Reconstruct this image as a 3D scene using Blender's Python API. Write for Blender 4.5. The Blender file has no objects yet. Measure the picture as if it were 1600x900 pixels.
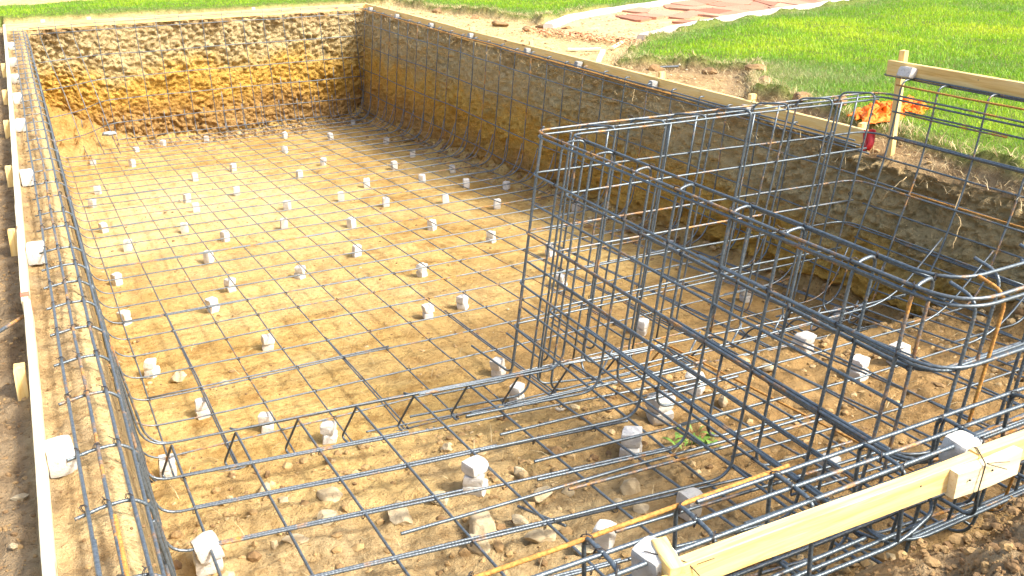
import bpy, math, random
import numpy as np
from mathutils import Matrix, Vector

random.seed(7)
RNG = np.random.default_rng(11)
scene = bpy.context.scene
COL = scene.collection

# ------------------------------------------------------------------ noise
_p = np.random.default_rng(3).permutation(256)
_P = np.concatenate([_p, _p, _p])
_G = np.random.default_rng(4).normal(size=(256, 3))
_G /= np.linalg.norm(_G, axis=1)[:, None]


def pnoise(x, y, z=0.0):
    x, y, z = np.broadcast_arrays(np.asarray(x, float), np.asarray(y, float), np.asarray(z, float))
    xi = np.floor(x).astype(int); yi = np.floor(y).astype(int); zi = np.floor(z).astype(int)
    xf = x - xi; yf = y - yi; zf = z - zi
    xi &= 255; yi &= 255; zi &= 255
    f = lambda t: t * t * t * (t * (t * 6 - 15) + 10)
    u, v, w = f(xf), f(yf), f(zf)

    def g(dx, dy, dz):
        h = _P[_P[_P[xi + dx] + yi + dy] + zi + dz]
        gr = _G[h]
        return gr[..., 0] * (xf - dx) + gr[..., 1] * (yf - dy) + gr[..., 2] * (zf - dz)
    l = lambda a, b, t: a + t * (b - a)
    return l(l(l(g(0, 0, 0), g(1, 0, 0), u), l(g(0, 1, 0), g(1, 1, 0), u), v),
             l(l(g(0, 0, 1), g(1, 0, 1), u), l(g(0, 1, 1), g(1, 1, 1), u), v), w) * 1.6


def fbm(x, y, z=0.0, oct=4, gain=0.5):
    a, s, t = 1.0, 1.0, 0.0
    for i in range(oct):
        t = t + a * pnoise(np.asarray(x) * s + 17.3 * i, np.asarray(y) * s + 5.1 * i, np.asarray(z) * s + 9.7 * i)
        a *= gain; s *= 2.03
    return t


def sstep(a, b, x):
    t = np.clip((x - a) / (b - a), 0, 1)
    return t * t * (3 - 2 * t)


# ------------------------------------------------------------------ materials
def new_mat(name):
    m = bpy.data.materials.new(name); m.use_nodes = True
    nt = m.node_tree
    b = nt.nodes['Principled BSDF']
    return m, nt, b


class NT:
    """small helper for node graphs"""
    def __init__(s, nt): s.nt = nt
    def n(s, t, **k):
        nd = s.nt.nodes.new(t)
        for a, v in k.items():
            if a.startswith('i_'):
                nd.inputs[a[2:].replace('_', ' ')].default_value = v
            else:
                setattr(nd, a, v)
        return nd
    def l(s, a, b): s.nt.links.new(a, b)
    def noise(s, vec, scale, detail=5, rough=.6, dist=0.0):
        nd = s.n('ShaderNodeTexNoise')
        nd.inputs['Scale'].default_value = scale; nd.inputs['Detail'].default_value = detail
        nd.inputs['Roughness'].default_value = rough; nd.inputs['Distortion'].default_value = dist
        if vec is not None: s.l(vec, nd.inputs['Vector'])
        return nd.outputs['Fac']
    def ramp(s, fac, stops, interp='LINEAR'):
        nd = s.n('ShaderNodeValToRGB'); cr = nd.color_ramp; cr.interpolation = interp
        while len(cr.elements) > 1: cr.elements.remove(cr.elements[-1])
        cr.elements[0].position = stops[0][0]; c = stops[0][1]
        cr.elements[0].color = (*c, 1) if len(c) == 3 else c
        for p, c in stops[1:]:
            e = cr.elements.new(p); e.color = (*c, 1)
        s.l(fac, nd.inputs['Fac'])
        return nd.outputs['Color']
    def mix(s, fac, a, b, mode='MIX'):
        nd = s.n('ShaderNodeMix', data_type='RGBA', blend_type=mode)
        for sock, v in ((nd.inputs[0], fac), (nd.inputs[6], a), (nd.inputs[7], b)):
            if hasattr(v, 'is_output'): s.l(v, sock)
            elif isinstance(v, (int, float)): sock.default_value = v
            else: sock.default_value = (*v, 1)
        return nd.outputs[2]
    def math(s, op, a, b=0.0, clamp=False):
        nd = s.n('ShaderNodeMath', operation=op, use_clamp=clamp)
        for i, v in enumerate((a, b)):
            if hasattr(v, 'is_output'): s.l(v, nd.inputs[i])
            else: nd.inputs[i].default_value = v
        return nd.outputs[0]
    def bump(s, h, dist, strength=1.0, normal=None):
        nd = s.n('ShaderNodeBump'); nd.inputs['Distance'].default_value = dist
        nd.inputs['Strength'].default_value = strength
        s.l(h, nd.inputs['Height'])
        if normal is not None: s.l(normal, nd.inputs['Normal'])
        return nd.outputs['Normal']
    def pos(s): return s.n('ShaderNodeNewGeometry').outputs['Position']
    def obj(s): return s.n('ShaderNodeTexCoord').outputs['Object']
    def attr(s, name): return s.n('ShaderNodeAttribute', attribute_name=name)
    def scale(s, vec, sc):
        nd = s.n('ShaderNodeMapping'); nd.inputs['Scale'].default_value = sc
        s.l(vec, nd.inputs['Vector']); return nd.outputs['Vector']


def mat_wood(name, base, dark, pale):
    m, nt, b = new_mat(name); k = NT(nt)
    rnd = k.n('ShaderNodeObjectInfo').outputs['Random']
    off = k.n('ShaderNodeVectorMath', operation='ADD')
    comb = k.n('ShaderNodeCombineXYZ')
    r10 = k.math('MULTIPLY', rnd, 37.0)
    for i in range(3): k.l(r10, comb.inputs[i])
    k.l(k.obj(), off.inputs[0]); k.l(comb.outputs[0], off.inputs[1])
    v = off.outputs[0]
    g1 = k.noise(k.scale(v, (1.2, 26, 26)), 1.6, 6, .6, 1.2)
    g2 = k.noise(k.scale(v, (5, 140, 140)), 2.0, 3, .6)
    big = k.noise(v, 1.7, 3)
    c = k.ramp(g1, [(.28, dark), (.45, base), (.62, pale), (.75, base)])
    c = k.mix(.35, c, k.ramp(g2, [(.35, dark), (.6, pale)]), 'MULTIPLY')
    c = k.mix(k.ramp(big, [(.35, (0, 0, 0)), (.75, (.35, .35, .35))]), c, dark)
    # knots
    vo = k.n('ShaderNodeTexVoronoi'); vo.inputs['Scale'].default_value = 1.0
    k.l(k.scale(v, (2.3, 7, 7)), vo.inputs['Vector'])
    kn = k.ramp(vo.outputs['Distance'], [(.0, (1, 1, 1)), (.085, (.75, .75, .75)), (.12, (0, 0, 0))])
    c = k.mix(kn, c, (.30, .13, .035))
    # grey handling smudges
    sm = k.ramp(k.noise(v, 4.5, 5, .7), [(.64, (0, 0, 0)), (.76, (.4, .4, .4))])
    c = k.mix(sm, c, (.33, .27, .17))
    k.l(c, b.inputs['Base Color']); b.inputs['Roughness'].default_value = .72
    k.l(k.bump(g2, .0015, .6), b.inputs['Normal'])
    return m


def mat_steel(name, rust, cols=((.09, .11, .12), (.19, .22, .24))):
    m, nt, b = new_mat(name); k = NT(nt)
    p = k.pos()
    n1 = k.noise(p, 6.0, 5, .7); n2 = k.noise(p, 90, 3, .6)
    st = k.ramp(n2, [(.3, cols[0]), (.7, cols[1])])
    ru = k.ramp(n2, [(.3, (.24, .095, .02)), (.72, (.58, .30, .06))])
    f = k.ramp(n1, [(.62 - rust * .62, (0, 0, 0)), (.74 - rust * .62, (1, 1, 1))])
    k.l(k.mix(f, st, ru), b.inputs['Base Color'])
    mt = k.mix(f, (.55, .55, .55), (0, 0, 0)); k.l(mt, b.inputs['Metallic'])
    rg = k.mix(f, (.40, .40, .40), (.85, .85, .85)); k.l(rg, b.inputs['Roughness'])
    k.l(k.bump(n2, .0012, .5), b.inputs['Normal'])
    return m


def mat_plain(name, c0, c1, scale=20, rough=.9, bump=.004, bscale=60, obj=True, metallic=0.0, speck=None):
    m, nt, b = new_mat(name); k = NT(nt)
    v = k.obj() if obj else k.pos()
    rnd = k.n('ShaderNodeObjectInfo').outputs['Random']
    n = k.noise(v, scale, 6, .65)
    c = k.ramp(n, [(.3, c0), (.7, c1)])
    c = k.mix(1.0, c, k.ramp(rnd, [(0, (.86, .84, .8)), (1, (1, 1, 1))]), 'MULTIPLY')
    if speck:
        c = k.mix(k.ramp(k.noise(v, bscale, 2), [(.62, (0, 0, 0)), (.7, (.8, .8, .8))]), c, speck)
    k.l(c, b.inputs['Base Color']); b.inputs['Roughness'].default_value = rough
    b.inputs['Metallic'].default_value = metallic
    if bump: k.l(k.bump(k.noise(v, bscale, 6, .7), bump), b.inputs['Normal'])
    return m


M = {}
M['wood'] = mat_wood('pine_board', (.86, .64, .26), (.68, .43, .12), (.90, .74, .40))
M['wood_new'] = mat_wood('pale_pine_board', (.88, .78, .53), (.74, .58, .31), (.91, .84, .64))
M['steel'] = mat_steel('mill_scale_steel', .06, ((.085, .104, .116), (.185, .214, .235)))
M['steel_dark'] = mat_steel('dark_mill_scale_steel', .05, ((.076, .096, .107), (.168, .201, .222)))
M['steel_warm'] = mat_steel('spotted_steel', .19)
M['rust'] = mat_steel('rusty_steel', .62)
M['wire'] = mat_plain('black_wire', (.025, .022, .02), (.06, .05, .045), 40, .6, 0)
M['concrete'] = mat_plain('grey_concrete', (.50, .485, .44), (.72, .70, .655), 14, .92, .006, 70, speck=(.33, .31, .27))
M['concrete_shade'] = mat_plain('shaded_concrete', (.30, .295, .27), (.44, .43, .40), 14, .92, .006, 70)  # darker copy of the concrete: shade on the right-side blocks put into the colour
M['stone'] = mat_plain('tan_stone', (.36, .27, .15), (.60, .50, .32), 9, .9, .008, 40)
M['stone_pale'] = mat_plain('pale_stone', (.44, .36, .22), (.62, .52, .33), 9, .9, .009, 40)
M['stone_brown'] = mat_plain('brown_clod', (.20, .12, .055), (.36, .23, .10), 12, .95, .01, 50)
M['kerb'] = mat_plain('pale_kerb', (.66, .62, .55), (.80, .77, .70), 8, .9, .004, 40, obj=False)
M['paint'] = mat_plain('red_paint', (.55, .10, .05), (.70, .22, .12), 30, .7, 0)
M['red_plastic'] = mat_plain('red_plastic', (.62, .015, .02), (.72, .03, .03), 12, .38, .001, 30)
M['orange'] = mat_plain('orange_netting', (.86, .16, .0), (.95, .26, .004), 22, .65, .003, 160)
M['weed'] = mat_plain('weed_leaf', (.09, .20, .02), (.22, .36, .05), 30, .6, .001, 80)
M['root'] = mat_plain('dry_root', (.50, .36, .17), (.66, .50, .26), 30, .9, .001, 80)
M['blue_grey'] = mat_plain('grey_slate', (.16, .20, .23), (.34, .38, .40), 20, .8, .004, 60)


def mat_earth():
    """floor of the pit, walls and bare ground: strata by height, sand by place, lawn soil by mask"""
    m, nt, b = new_mat('earth'); k = NT(nt)
    p = k.pos()
    sep = k.n('ShaderNodeSeparateXYZ'); k.l(p, sep.inputs[0])
    zz = sep.outputs['Z']; yy = sep.outputs['Y']
    n1 = k.noise(p, 1.1, 5, .6); n2 = k.noise(p, 5.0, 6, .65); n3 = k.noise(p, 28, 5, .7); n4 = k.noise(p, 120, 3, .7)
    # --- strata
    zj = k.math('ADD', zz, k.math('MULTIPLY', k.math('SUBTRACT', n1, .5), 1.15))
    zj = k.math('ADD', zj, k.math('MULTIPLY', k.math('SUBTRACT', n2, .5), .28))
    t = k.math('DIVIDE', k.math('ADD', zj, 2.2), 2.3)
    strata = k.ramp(t, [(.10, (.44, .28, .12)), (.22, (.47, .29, .11)), (.31, (.46, .27, .085)), (.45, (.60, .365, .08)),
                        (.56, (.64, .41, .105)), (.64, (.57, .42, .18)), (.70, (.57, .45, .24)), (.83, (.60, .48, .265)),
                        (.90, (.47, .35, .18)), (.955, (.31, .20, .09)), (1.0, (.37, .25, .12))])
    # --- floor sand
    fl = k.ramp(n1, [(.30, (.45, .28, .083)), (.5, (.58, .39, .135)), (.72, (.66, .475, .19))])
    fl = k.mix(k.ramp(n2, [(.46, (0, 0, 0)), (.66, (.85, .85, .85))]), fl, (.33, .18, .05))
    fl = k.mix(k.ramp(k.noise(p, 2.3, 5, .6, .5), [(.52, (0, 0, 0)), (.66, (.7, .7, .7))]), fl, (.63, .445, .175))
    fl = k.mix(k.attr('sun_wash').outputs['Fac'], fl, k.ramp(n2, [(.3, (.62, .45, .18)), (.6, (.78, .62, .33))]))
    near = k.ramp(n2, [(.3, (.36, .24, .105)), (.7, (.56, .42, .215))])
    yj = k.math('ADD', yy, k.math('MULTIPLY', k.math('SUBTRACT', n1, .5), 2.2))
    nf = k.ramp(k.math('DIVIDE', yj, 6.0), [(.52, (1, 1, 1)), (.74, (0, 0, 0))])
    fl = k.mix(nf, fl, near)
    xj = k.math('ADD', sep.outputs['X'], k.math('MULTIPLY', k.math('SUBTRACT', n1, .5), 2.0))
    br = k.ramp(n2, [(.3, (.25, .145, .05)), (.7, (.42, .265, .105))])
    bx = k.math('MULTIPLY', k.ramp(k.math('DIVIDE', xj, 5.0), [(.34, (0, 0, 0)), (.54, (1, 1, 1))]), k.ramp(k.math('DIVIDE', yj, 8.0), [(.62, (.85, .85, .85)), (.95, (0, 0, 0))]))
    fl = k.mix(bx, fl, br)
    # --- bare ground above the pit
    gr = k.ramp(n2, [(.28, (.29, .18, .08)), (.5, (.44, .30, .14)), (.72, (.55, .41, .21))])
    dk = k.ramp(n2, [(.3, (.20, .135, .072)), (.7, (.38, .28, .16))])
    gr = k.mix(k.attr('damp').outputs['Fac'], gr, dk)
    sand = k.ramp(n2, [(.3, (.52, .37, .165)), (.7, (.66, .51, .26))])
    gr = k.mix(k.attr('sand').outputs['Fac'], gr, sand)
    lawn = k.ramp(n2, [(.3, (.11, .14, .03)), (.7, (.20, .26, .05))])
    gr = k.mix(k.attr('lawn').outputs['Fac'], gr, lawn)
    strata = k.mix(1.0, strata, (1.30, 1.27, 1.18), 'MULTIPLY')
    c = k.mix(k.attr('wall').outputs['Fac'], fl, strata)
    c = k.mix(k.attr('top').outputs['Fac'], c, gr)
    cf = k.math('SUBTRACT', .8, k.math('MULTIPLY', k.attr('wall').outputs['Fac'], .35))
    c = k.mix(cf, c, k.ramp(n3, [(.30, (.42, .36, .30)), (.47, (.92, .9, .88)), (.58, (1, 1, 1)), (.75, (1.18, 1.18, 1.15))]), 'MULTIPLY')
    # small pale grit and dark crumbs
    c = k.mix(k.ramp(n4, [(.66, (0, 0, 0)), (.76, (.55, .55, .55))]), c, (.66, .58, .42))
    c = k.mix(k.ramp(n4, [(.27, (.8, .8, .8)), (.37, (0, 0, 0))]), c, (.13, .075, .035))
    k.l(c, b.inputs['Base Color']); b.inputs['Roughness'].default_value = .96
    b.inputs['Specular IOR Level'].default_value = .15
    h = k.math('ADD', k.math('MULTIPLY', n3, 1.0), k.math('MULTIPLY', n4, .35))
    wl = k.math('ADD', k.math('MULTIPLY', k.attr('wall').outputs['Fac'], 1.6), 1.0)
    vo = k.n('ShaderNodeTexVoronoi'); vo.inputs['Scale'].default_value = 26.0; vo.inputs['Randomness'].default_value = 1.0
    k.l(k.mix(.08, p, k.n('ShaderNodeTexNoise').outputs['Color'], 'ADD'), vo.inputs['Vector'])
    lumps = k.math('MULTIPLY', k.math('SUBTRACT', .6, vo.outputs['Distance'], True), k.math('MULTIPLY', k.attr('wall').outputs['Fac'], 1.5))
    h = k.math('MULTIPLY', h, wl)
    h = k.math('ADD', h, lumps)
    k.l(k.bump(h, .028, 1.0), b.inputs['Normal'])
    return m


M['earth'] = mat_earth()


def mat_tinted(name, stops, rough=.9, trans=False, bump=0):
    m, nt, b = new_mat(name); k = NT(nt)
    c = k.ramp(k.attr('tint').outputs['Fac'], stops)
    if bump:
        n = k.noise(k.pos(), 90, 5, .7)
        c = k.mix(.6, c, k.ramp(n, [(.3, (.6, .6, .6)), (.7, (1.1, 1.1, 1.1))]), 'MULTIPLY')
        k.l(k.bump(n, bump), b.inputs['Normal'])
    k.l(c, b.inputs['Base Color']); b.inputs['Roughness'].default_value = rough
    if trans:
        tr = k.n('ShaderNodeBsdfTranslucent'); k.l(c, tr.inputs['Color'])
        mx = k.n('ShaderNodeMixShader'); mx.inputs[0].default_value = .38
        k.l(b.outputs[0], mx.inputs[1]); k.l(tr.outputs[0], mx.inputs[2])
        k.l(mx.outputs[0], nt.nodes['Material Output'].inputs['Surface'])
    return m


M['grass'] = mat_tinted('grass_blades', [(0, (.46, .42, .20)), (.22, (.28, .36, .12)), (.45, (.14, .33, .018)), (.7, (.29, .50, .012)), (1, (.56, .65, .025))], .55, True)
M['straw'] = mat_tinted('dry_straw', [(0, (.36, .25, .11)), (1, (.68, .55, .30))], .8)
M['gravel'] = mat_tinted('loose_gravel', [(0, (.22, .13, .055)), (.4, (.44, .29, .12)), (.75, (.58, .45, .25)), (1, (.72, .66, .52))], .95, False, .004)
M['flag'] = mat_tinted('red_flagstone', [(0, (.33, .125, .065)), (.5, (.43, .205, .12)), (1, (.54, .32, .20))], .9, False, .006)
M['chips'] = mat_tinted('red_chips', [(0, (.38, .15, .07)), (.5, (.60, .34, .16)), (1, (.70, .47, .27))], .95)


# ------------------------------------------------------------------ objects
def raw_mesh(name, verts, faces, mats, mat_idx=None, smooth=True):
    me = bpy.data.meshes.new(name)
    me.from_pydata([tuple(v) for v in np.asarray(verts).tolist()], [], faces)
    for m in mats: me.materials.append(m)
    if mat_idx is not None: me.polygons.foreach_set('material_index', mat_idx)
    me.polygons.foreach_set('use_smooth', [smooth] * len(me.polygons))
    me.update()
    return me


def fast_mesh(name, verts, tris=None, quads=None, mats=(), smooth=True, attrs=None):
    me = bpy.data.meshes.new(name)
    verts = np.ascontiguousarray(verts, dtype=np.float32)
    me.vertices.add(len(verts)); me.vertices.foreach_set('co', verts.ravel())
    parts, starts, tot = [], [], 0
    ls = []
    for f, n in ((tris, 3), (quads, 4)):
        if f is None or len(f) == 0: continue
        f = np.asarray(f, dtype=np.int32)
        parts.append(f.ravel()); starts.append(tot + np.arange(len(f)) * n); tot += f.size
    loops = np.concatenate(parts); st = np.concatenate(starts).astype(np.int32)
    me.loops.add(len(loops)); me.loops.foreach_set('vertex_index', loops)
    me.polygons.add(len(st)); me.polygons.foreach_set('loop_start', st)
    if attrs:
        for a, v in attrs.items():
            at = me.attributes.new(a, 'FLOAT', 'POINT'); at.data.foreach_set('value', np.ascontiguousarray(v, dtype=np.float32))
    for m in mats: me.materials.append(m)
    me.update(calc_edges=True)
    me.polygons.foreach_set('use_smooth', np.full(len(st), smooth, dtype=bool))
    me.validate()
    return me


def tag(o, label=None, cat=None, group=None, kind=None):
    if label: o['label'] = label
    if cat: o['category'] = cat
    if group: o['group'] = group
    if kind: o['kind'] = kind
    return o


def link(name, me, loc=(0, 0, 0), rot=(0, 0, 0), parent=None):
    o = bpy.data.objects.new(name, me); COL.objects.link(o)
    o.location = loc; o.rotation_euler = rot
    if parent: o.parent = parent
    return o


def thing(name, label, cat, loc=(0, 0, 0), group=None):
    return tag(link(name, None, loc), label, cat, group)


# ------------------------------------------------------------------ bars
def fillet(pts, r, seg=6):
    pts = [np.array(p, float) for p in pts]
    if not isinstance(r, (list, tuple)): r = [r] * len(pts)
    out = [pts[0]]
    for i in range(1, len(pts) - 1):
        a, b, c = pts[i - 1], pts[i], pts[i + 1]
        la, lc = np.linalg.norm(a - b), np.linalg.norm(c - b)
        ri = min(r[i], la * .48, lc * .48)
        if ri < 1e-4: out.append(b); continue
        p0 = b + (a - b) / la * ri; p1 = b + (c - b) / lc * ri
        for s in range(seg + 1):
            t = s / seg
            out.append((1 - t) ** 2 * p0 + 2 * t * (1 - t) * (b * .94 + (p0 + p1) * .03) + t * t * p1)
    out.append(pts[-1])
    return np.array(out)


def resample(pts, step):
    d = np.linalg.norm(np.diff(pts, axis=0), axis=1)
    s = np.concatenate([[0], np.cumsum(d)])
    keep = [0.0]
    for a, b in zip(s[:-1], s[1:]):
        n = max(1, int(math.ceil((b - a) / step)))
        keep += [a + (b - a) * (i + 1) / n for i in range(n)]
    keep = np.array(keep)
    return np.stack([np.interp(keep, s, pts[:, i]) for i in range(3)], 1)


BAR_SEED = [0]


def tube(pts, r=.006, sides=6, rib=False, wob=.004, step=.22):
    BAR_SEED[0] += 1; sd = BAR_SEED[0] * 3.71
    pts = np.asarray(pts, float)
    pts = resample(pts, .0045 if rib else step)
    L = np.concatenate([[0], np.cumsum(np.linalg.norm(np.diff(pts, axis=0), axis=1))])
    if wob:
        for i in range(3):
            pts[:, i] += wob * pnoise(L * 1.1 + sd, sd * .7 + i * 7.7)
            pts[:, i] += wob * .9 * pnoise(L * .35 + sd, sd * .3 + i * 3.3)
    t = np.gradient(pts, axis=0); t /= np.linalg.norm(t, axis=1)[:, None]
    ref = np.array([0., 0, 1]) if abs(t[0, 2]) < .9 else np.array([1., 0, 0])
    n = np.zeros_like(t); n[0] = np.cross(t[0], ref); n[0] /= np.linalg.norm(n[0])
    for i in range(1, len(t)):
        v = n[i - 1] - t[i] * np.dot(n[i - 1], t[i]); n[i] = v / np.linalg.norm(v)
    bnm = np.cross(t, n)
    rad = np.full(len(pts), r)
    if rib:
        rad[::3] *= 1.11; rad[1::3] *= .97; rad[2::3] *= .97
    a = np.arange(sides) / sides * 2 * math.pi
    ring = pts[:, None] + rad[:, None, None] * (np.cos(a)[None, :, None] * n[:, None] + np.sin(a)[None, :, None] * bnm[:, None])
    v = ring.reshape(-1, 3); N = len(pts)
    i = np.arange(N - 1)[:, None] * sides; j = np.arange(sides)[None]; j2 = (j + 1) % sides
    q = np.stack([i + j, i + j2, i + sides + j2, i + sides + j], -1).reshape(-1, 4)
    v = np.vstack([v, pts[:1], pts[-1:]])
    c0 = N * sides; c1 = c0 + 1; jj = np.arange(sides)
    tr = np.vstack([np.stack([np.full(sides, c0), (jj + 1) % sides, jj], -1),
                    np.stack([np.full(sides, c1), (N - 1) * sides + jj, (N - 1) * sides + (jj + 1) % sides], -1)])
    return v, tr, q


class Bars:
    """collects tubes of one part"""
    def __init__(s): s.v = []; s.t = []; s.q = []; s.mt = []; s.mq = []; s.n = 0
    def add(s, tup, mat=0):
        v, t, q = tup
        s.v.append(v); s.t.append(t + s.n); s.q.append(q + s.n)
        s.mt.append(np.full(len(t), mat)); s.mq.append(np.full(len(q), mat)); s.n += len(v)
        return s
    def tie(s, p, r=.0095):
        """a loop of black binding wire with two twisted ends"""
        p = np.array(p, float)
        a = np.linspace(0, 2 * math.pi, 9)
        w = random.choice((-1, 1))
        for k in (0, .004):
            loop = p + np.stack([np.cos(a) * r * .95 + k, np.cos(a) * r * w * .9, np.sin(a) * r * 1.25], 1)
            s.add(tube(loop, .0014, 4, wob=0, step=1), 1)
        d = np.array([random.uniform(-1, 1), random.uniform(-1, 1), random.uniform(.1, 1)]) * .022
        s.add(tube(np.array([p + [0, 0, r], p + d + [0, 0, r * .6]]), .0016, 4, wob=0, step=1), 1)
    def build(s, name, mat, parent):
        off = np.array(parent.location) if parent else 0
        v = np.vstack(s.v) - off
        me = fast_mesh(name, v, np.vstack(s.t), np.vstack(s.q), (M[mat], M['wire']))
        me.polygons.foreach_set('material_index', np.concatenate(s.mt + s.mq).astype(np.int32))
        return link(name, me, parent=parent)


def bar(parent, name, pts, r=.006, mat='steel', sides=6, rib=False, wob=.004, fil=0.0, ties=(), label=None):
    b = Bars()
    p = fillet(pts, fil) if fil else np.array(pts, float)
    b.add(tube(p, r, sides, rib, wob))
    for t in ties: b.tie(t, r + .0035)
    o = b.build(name, mat, parent)
    if label: o['label'] = label
    return o


# ------------------------------------------------------------------ heights
def soil(x, y):
    """floor of the pit without roughness"""
    x = np.asarray(x, float); y = np.asarray(y, float)
    deep = -1.26 - .062 * (y - 4.2); sh = -.91 - .08 * (y - 3.4)
    ys = 4.32 - .08 * (x - 1.2)
    s = sstep(-.13, .13, y - ys)
    return sh * (1 - s) + deep * s


def mat_z(x, y):
    ys = 4.32 - .08 * (x - 1.2)
    return -1.13 - .062 * (y - 4.2) if y > ys else -.78 - .08 * (y - 3.4)


# ------------------------------------------------------------------ ground
LAWN_A = [(5.50, -12), (5.50, 2.5), (5.53, 3.83), (5.62, 4.47), (5.71, 5.0), (5.74, 5.39), (5.86, 5.9), (5.9, 6.36), (5.82, 6.77), (6.2, 7.3), (6.66, 7.88),
          (6.37, 8.41), (5.98, 8.75), (5.78, 8.96), (6.02, 9.3), (6.45, 9.75), (7.2, 10.42), (8.0, 10.80), (9.48, 11.40), (10.96, 11.83), (12.57, 12.23), (20, 14.3), (60, 25), (90, 25), (90, -12)]
LAWN_B = [(6.9, 12.75), (7.4, 12.95), (8.4, 13.46), (10.2, 14.11), (14, 15.4), (22, 18), (60, 30), (90, 90), (5, 90), (3.0, 24), (2.2, 21.6), (1.2, 20.4), (-.3, 20.15), (-6, 20.0),
          (-6, 17.9), (-.2, 17.9), (2, 17.75), (3.7, 17.4), (5.3, 17.5), (6.1, 16.9), (6.3, 15.6), (6.45, 14.8), (6.75, 13.8), (6.95, 13.3)]


def poly_sd(poly, x, y):
    """signed distance, positive inside"""
    P = np.array(poly); Q = np.roll(P, -1, 0)
    d = np.full(x.shape, 1e9); ins = np.zeros(x.shape, bool)
    for (ax, ay), (bx, by) in zip(P, Q):
        ex, ey = bx - ax, by - ay
        t = np.clip(((x - ax) * ex + (y - ay) * ey) / (ex * ex + ey * ey), 0, 1)
        d = np.minimum(d, np.hypot(x - ax - t * ex, y - ay - t * ey))
        if ey != 0:
            c = ((ay > y) != (by > y)) & (x < (bx - ax) * (y - ay) / ey + ax)
            ins ^= c
    return np.where(ins, d, -d)


def lawn_sd(x, y):
    d = np.maximum(poly_sd(LAWN_A, x, y), poly_sd(LAWN_B, x, y))
    return d + .07 * fbm(x * 2.3, y * 2.3, 3.0, 3)


def ground_top(x, y, sd=None):
    """height of the ground round the pit, and the lawn mask"""
    if sd is None: sd = lawn_sd(x, y)
    lw = sstep(0.0, .05, sd)
    z = -.10 + .018 * fbm(x * 2.2, y * 2.2, .5, 4) + .012 * fbm(x * 9, y * 9, 1.5, 3)
    z = z + lw * .085
    # rolled turf lip at the cut edge
    z = z + .075 * np.exp(-((sd - .06) / .06) ** 2) * (x > 5.5) * sstep(.0, .5, fbm(x * 1.3, y * 1.3, 8) + .25)
    # ledge inside the left boards
    led = sstep(-.20, -.16, x) * (x < .3) * (y < 16.58)
    z = z * (1 - led) + led * (-.125 - .05 * sstep(-.02, .07, x) + .020 * fbm(x * 6, y * 4, 4.0, 4) + .014 * fbm(x * 22, y * 22, 2.0, 4))
    out = (x < -.2) & (y < 18)
    z = np.where(out, -.15 + .035 * fbm(x * 3, y * 3, 2.2, 4) + .022 * fbm(x * 13, y * 13, 2.9, 3), z)
    # eroded rim beside the stake
    z = z - .10 * np.exp(-np.maximum(x - 5.42, 0) / .16) * sstep(5.5, 4.6, y) * (x > 4)
    # spoil heap outside the near boards
    r2 = ((x - 2.62) / .85) ** 2 + ((y - 1.02) / .40) ** 2
    z = z + np.exp(-r2 * 1.0) * (.36 + .16 * fbm(x * 5, y * 5, 6.0, 4) + .07 * np.abs(fbm(x * 14, y * 14, 6.0, 3)) + .03 * fbm(x * 40, y * 40, 6.0, 2))
    nr = sstep(1.75, 1.35, y) * (x > -.1) * (x < 5.3)
    z = z - .10 * nr + .03 * nr * fbm(x * 7, y * 7, 7.0, 4) + .02 * nr * fbm(x * 22, y * 22, 7.0, 3)
    return z, lw


XL0, XL1, XR0, XR1, YF0, YF1 = .06, .15, 5.18, 5.42, 16.32, 16.53


def lin(a, b, st): return np.linspace(a, b, max(2, int(round((b - a) / st)) + 1))[:-1]


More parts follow.
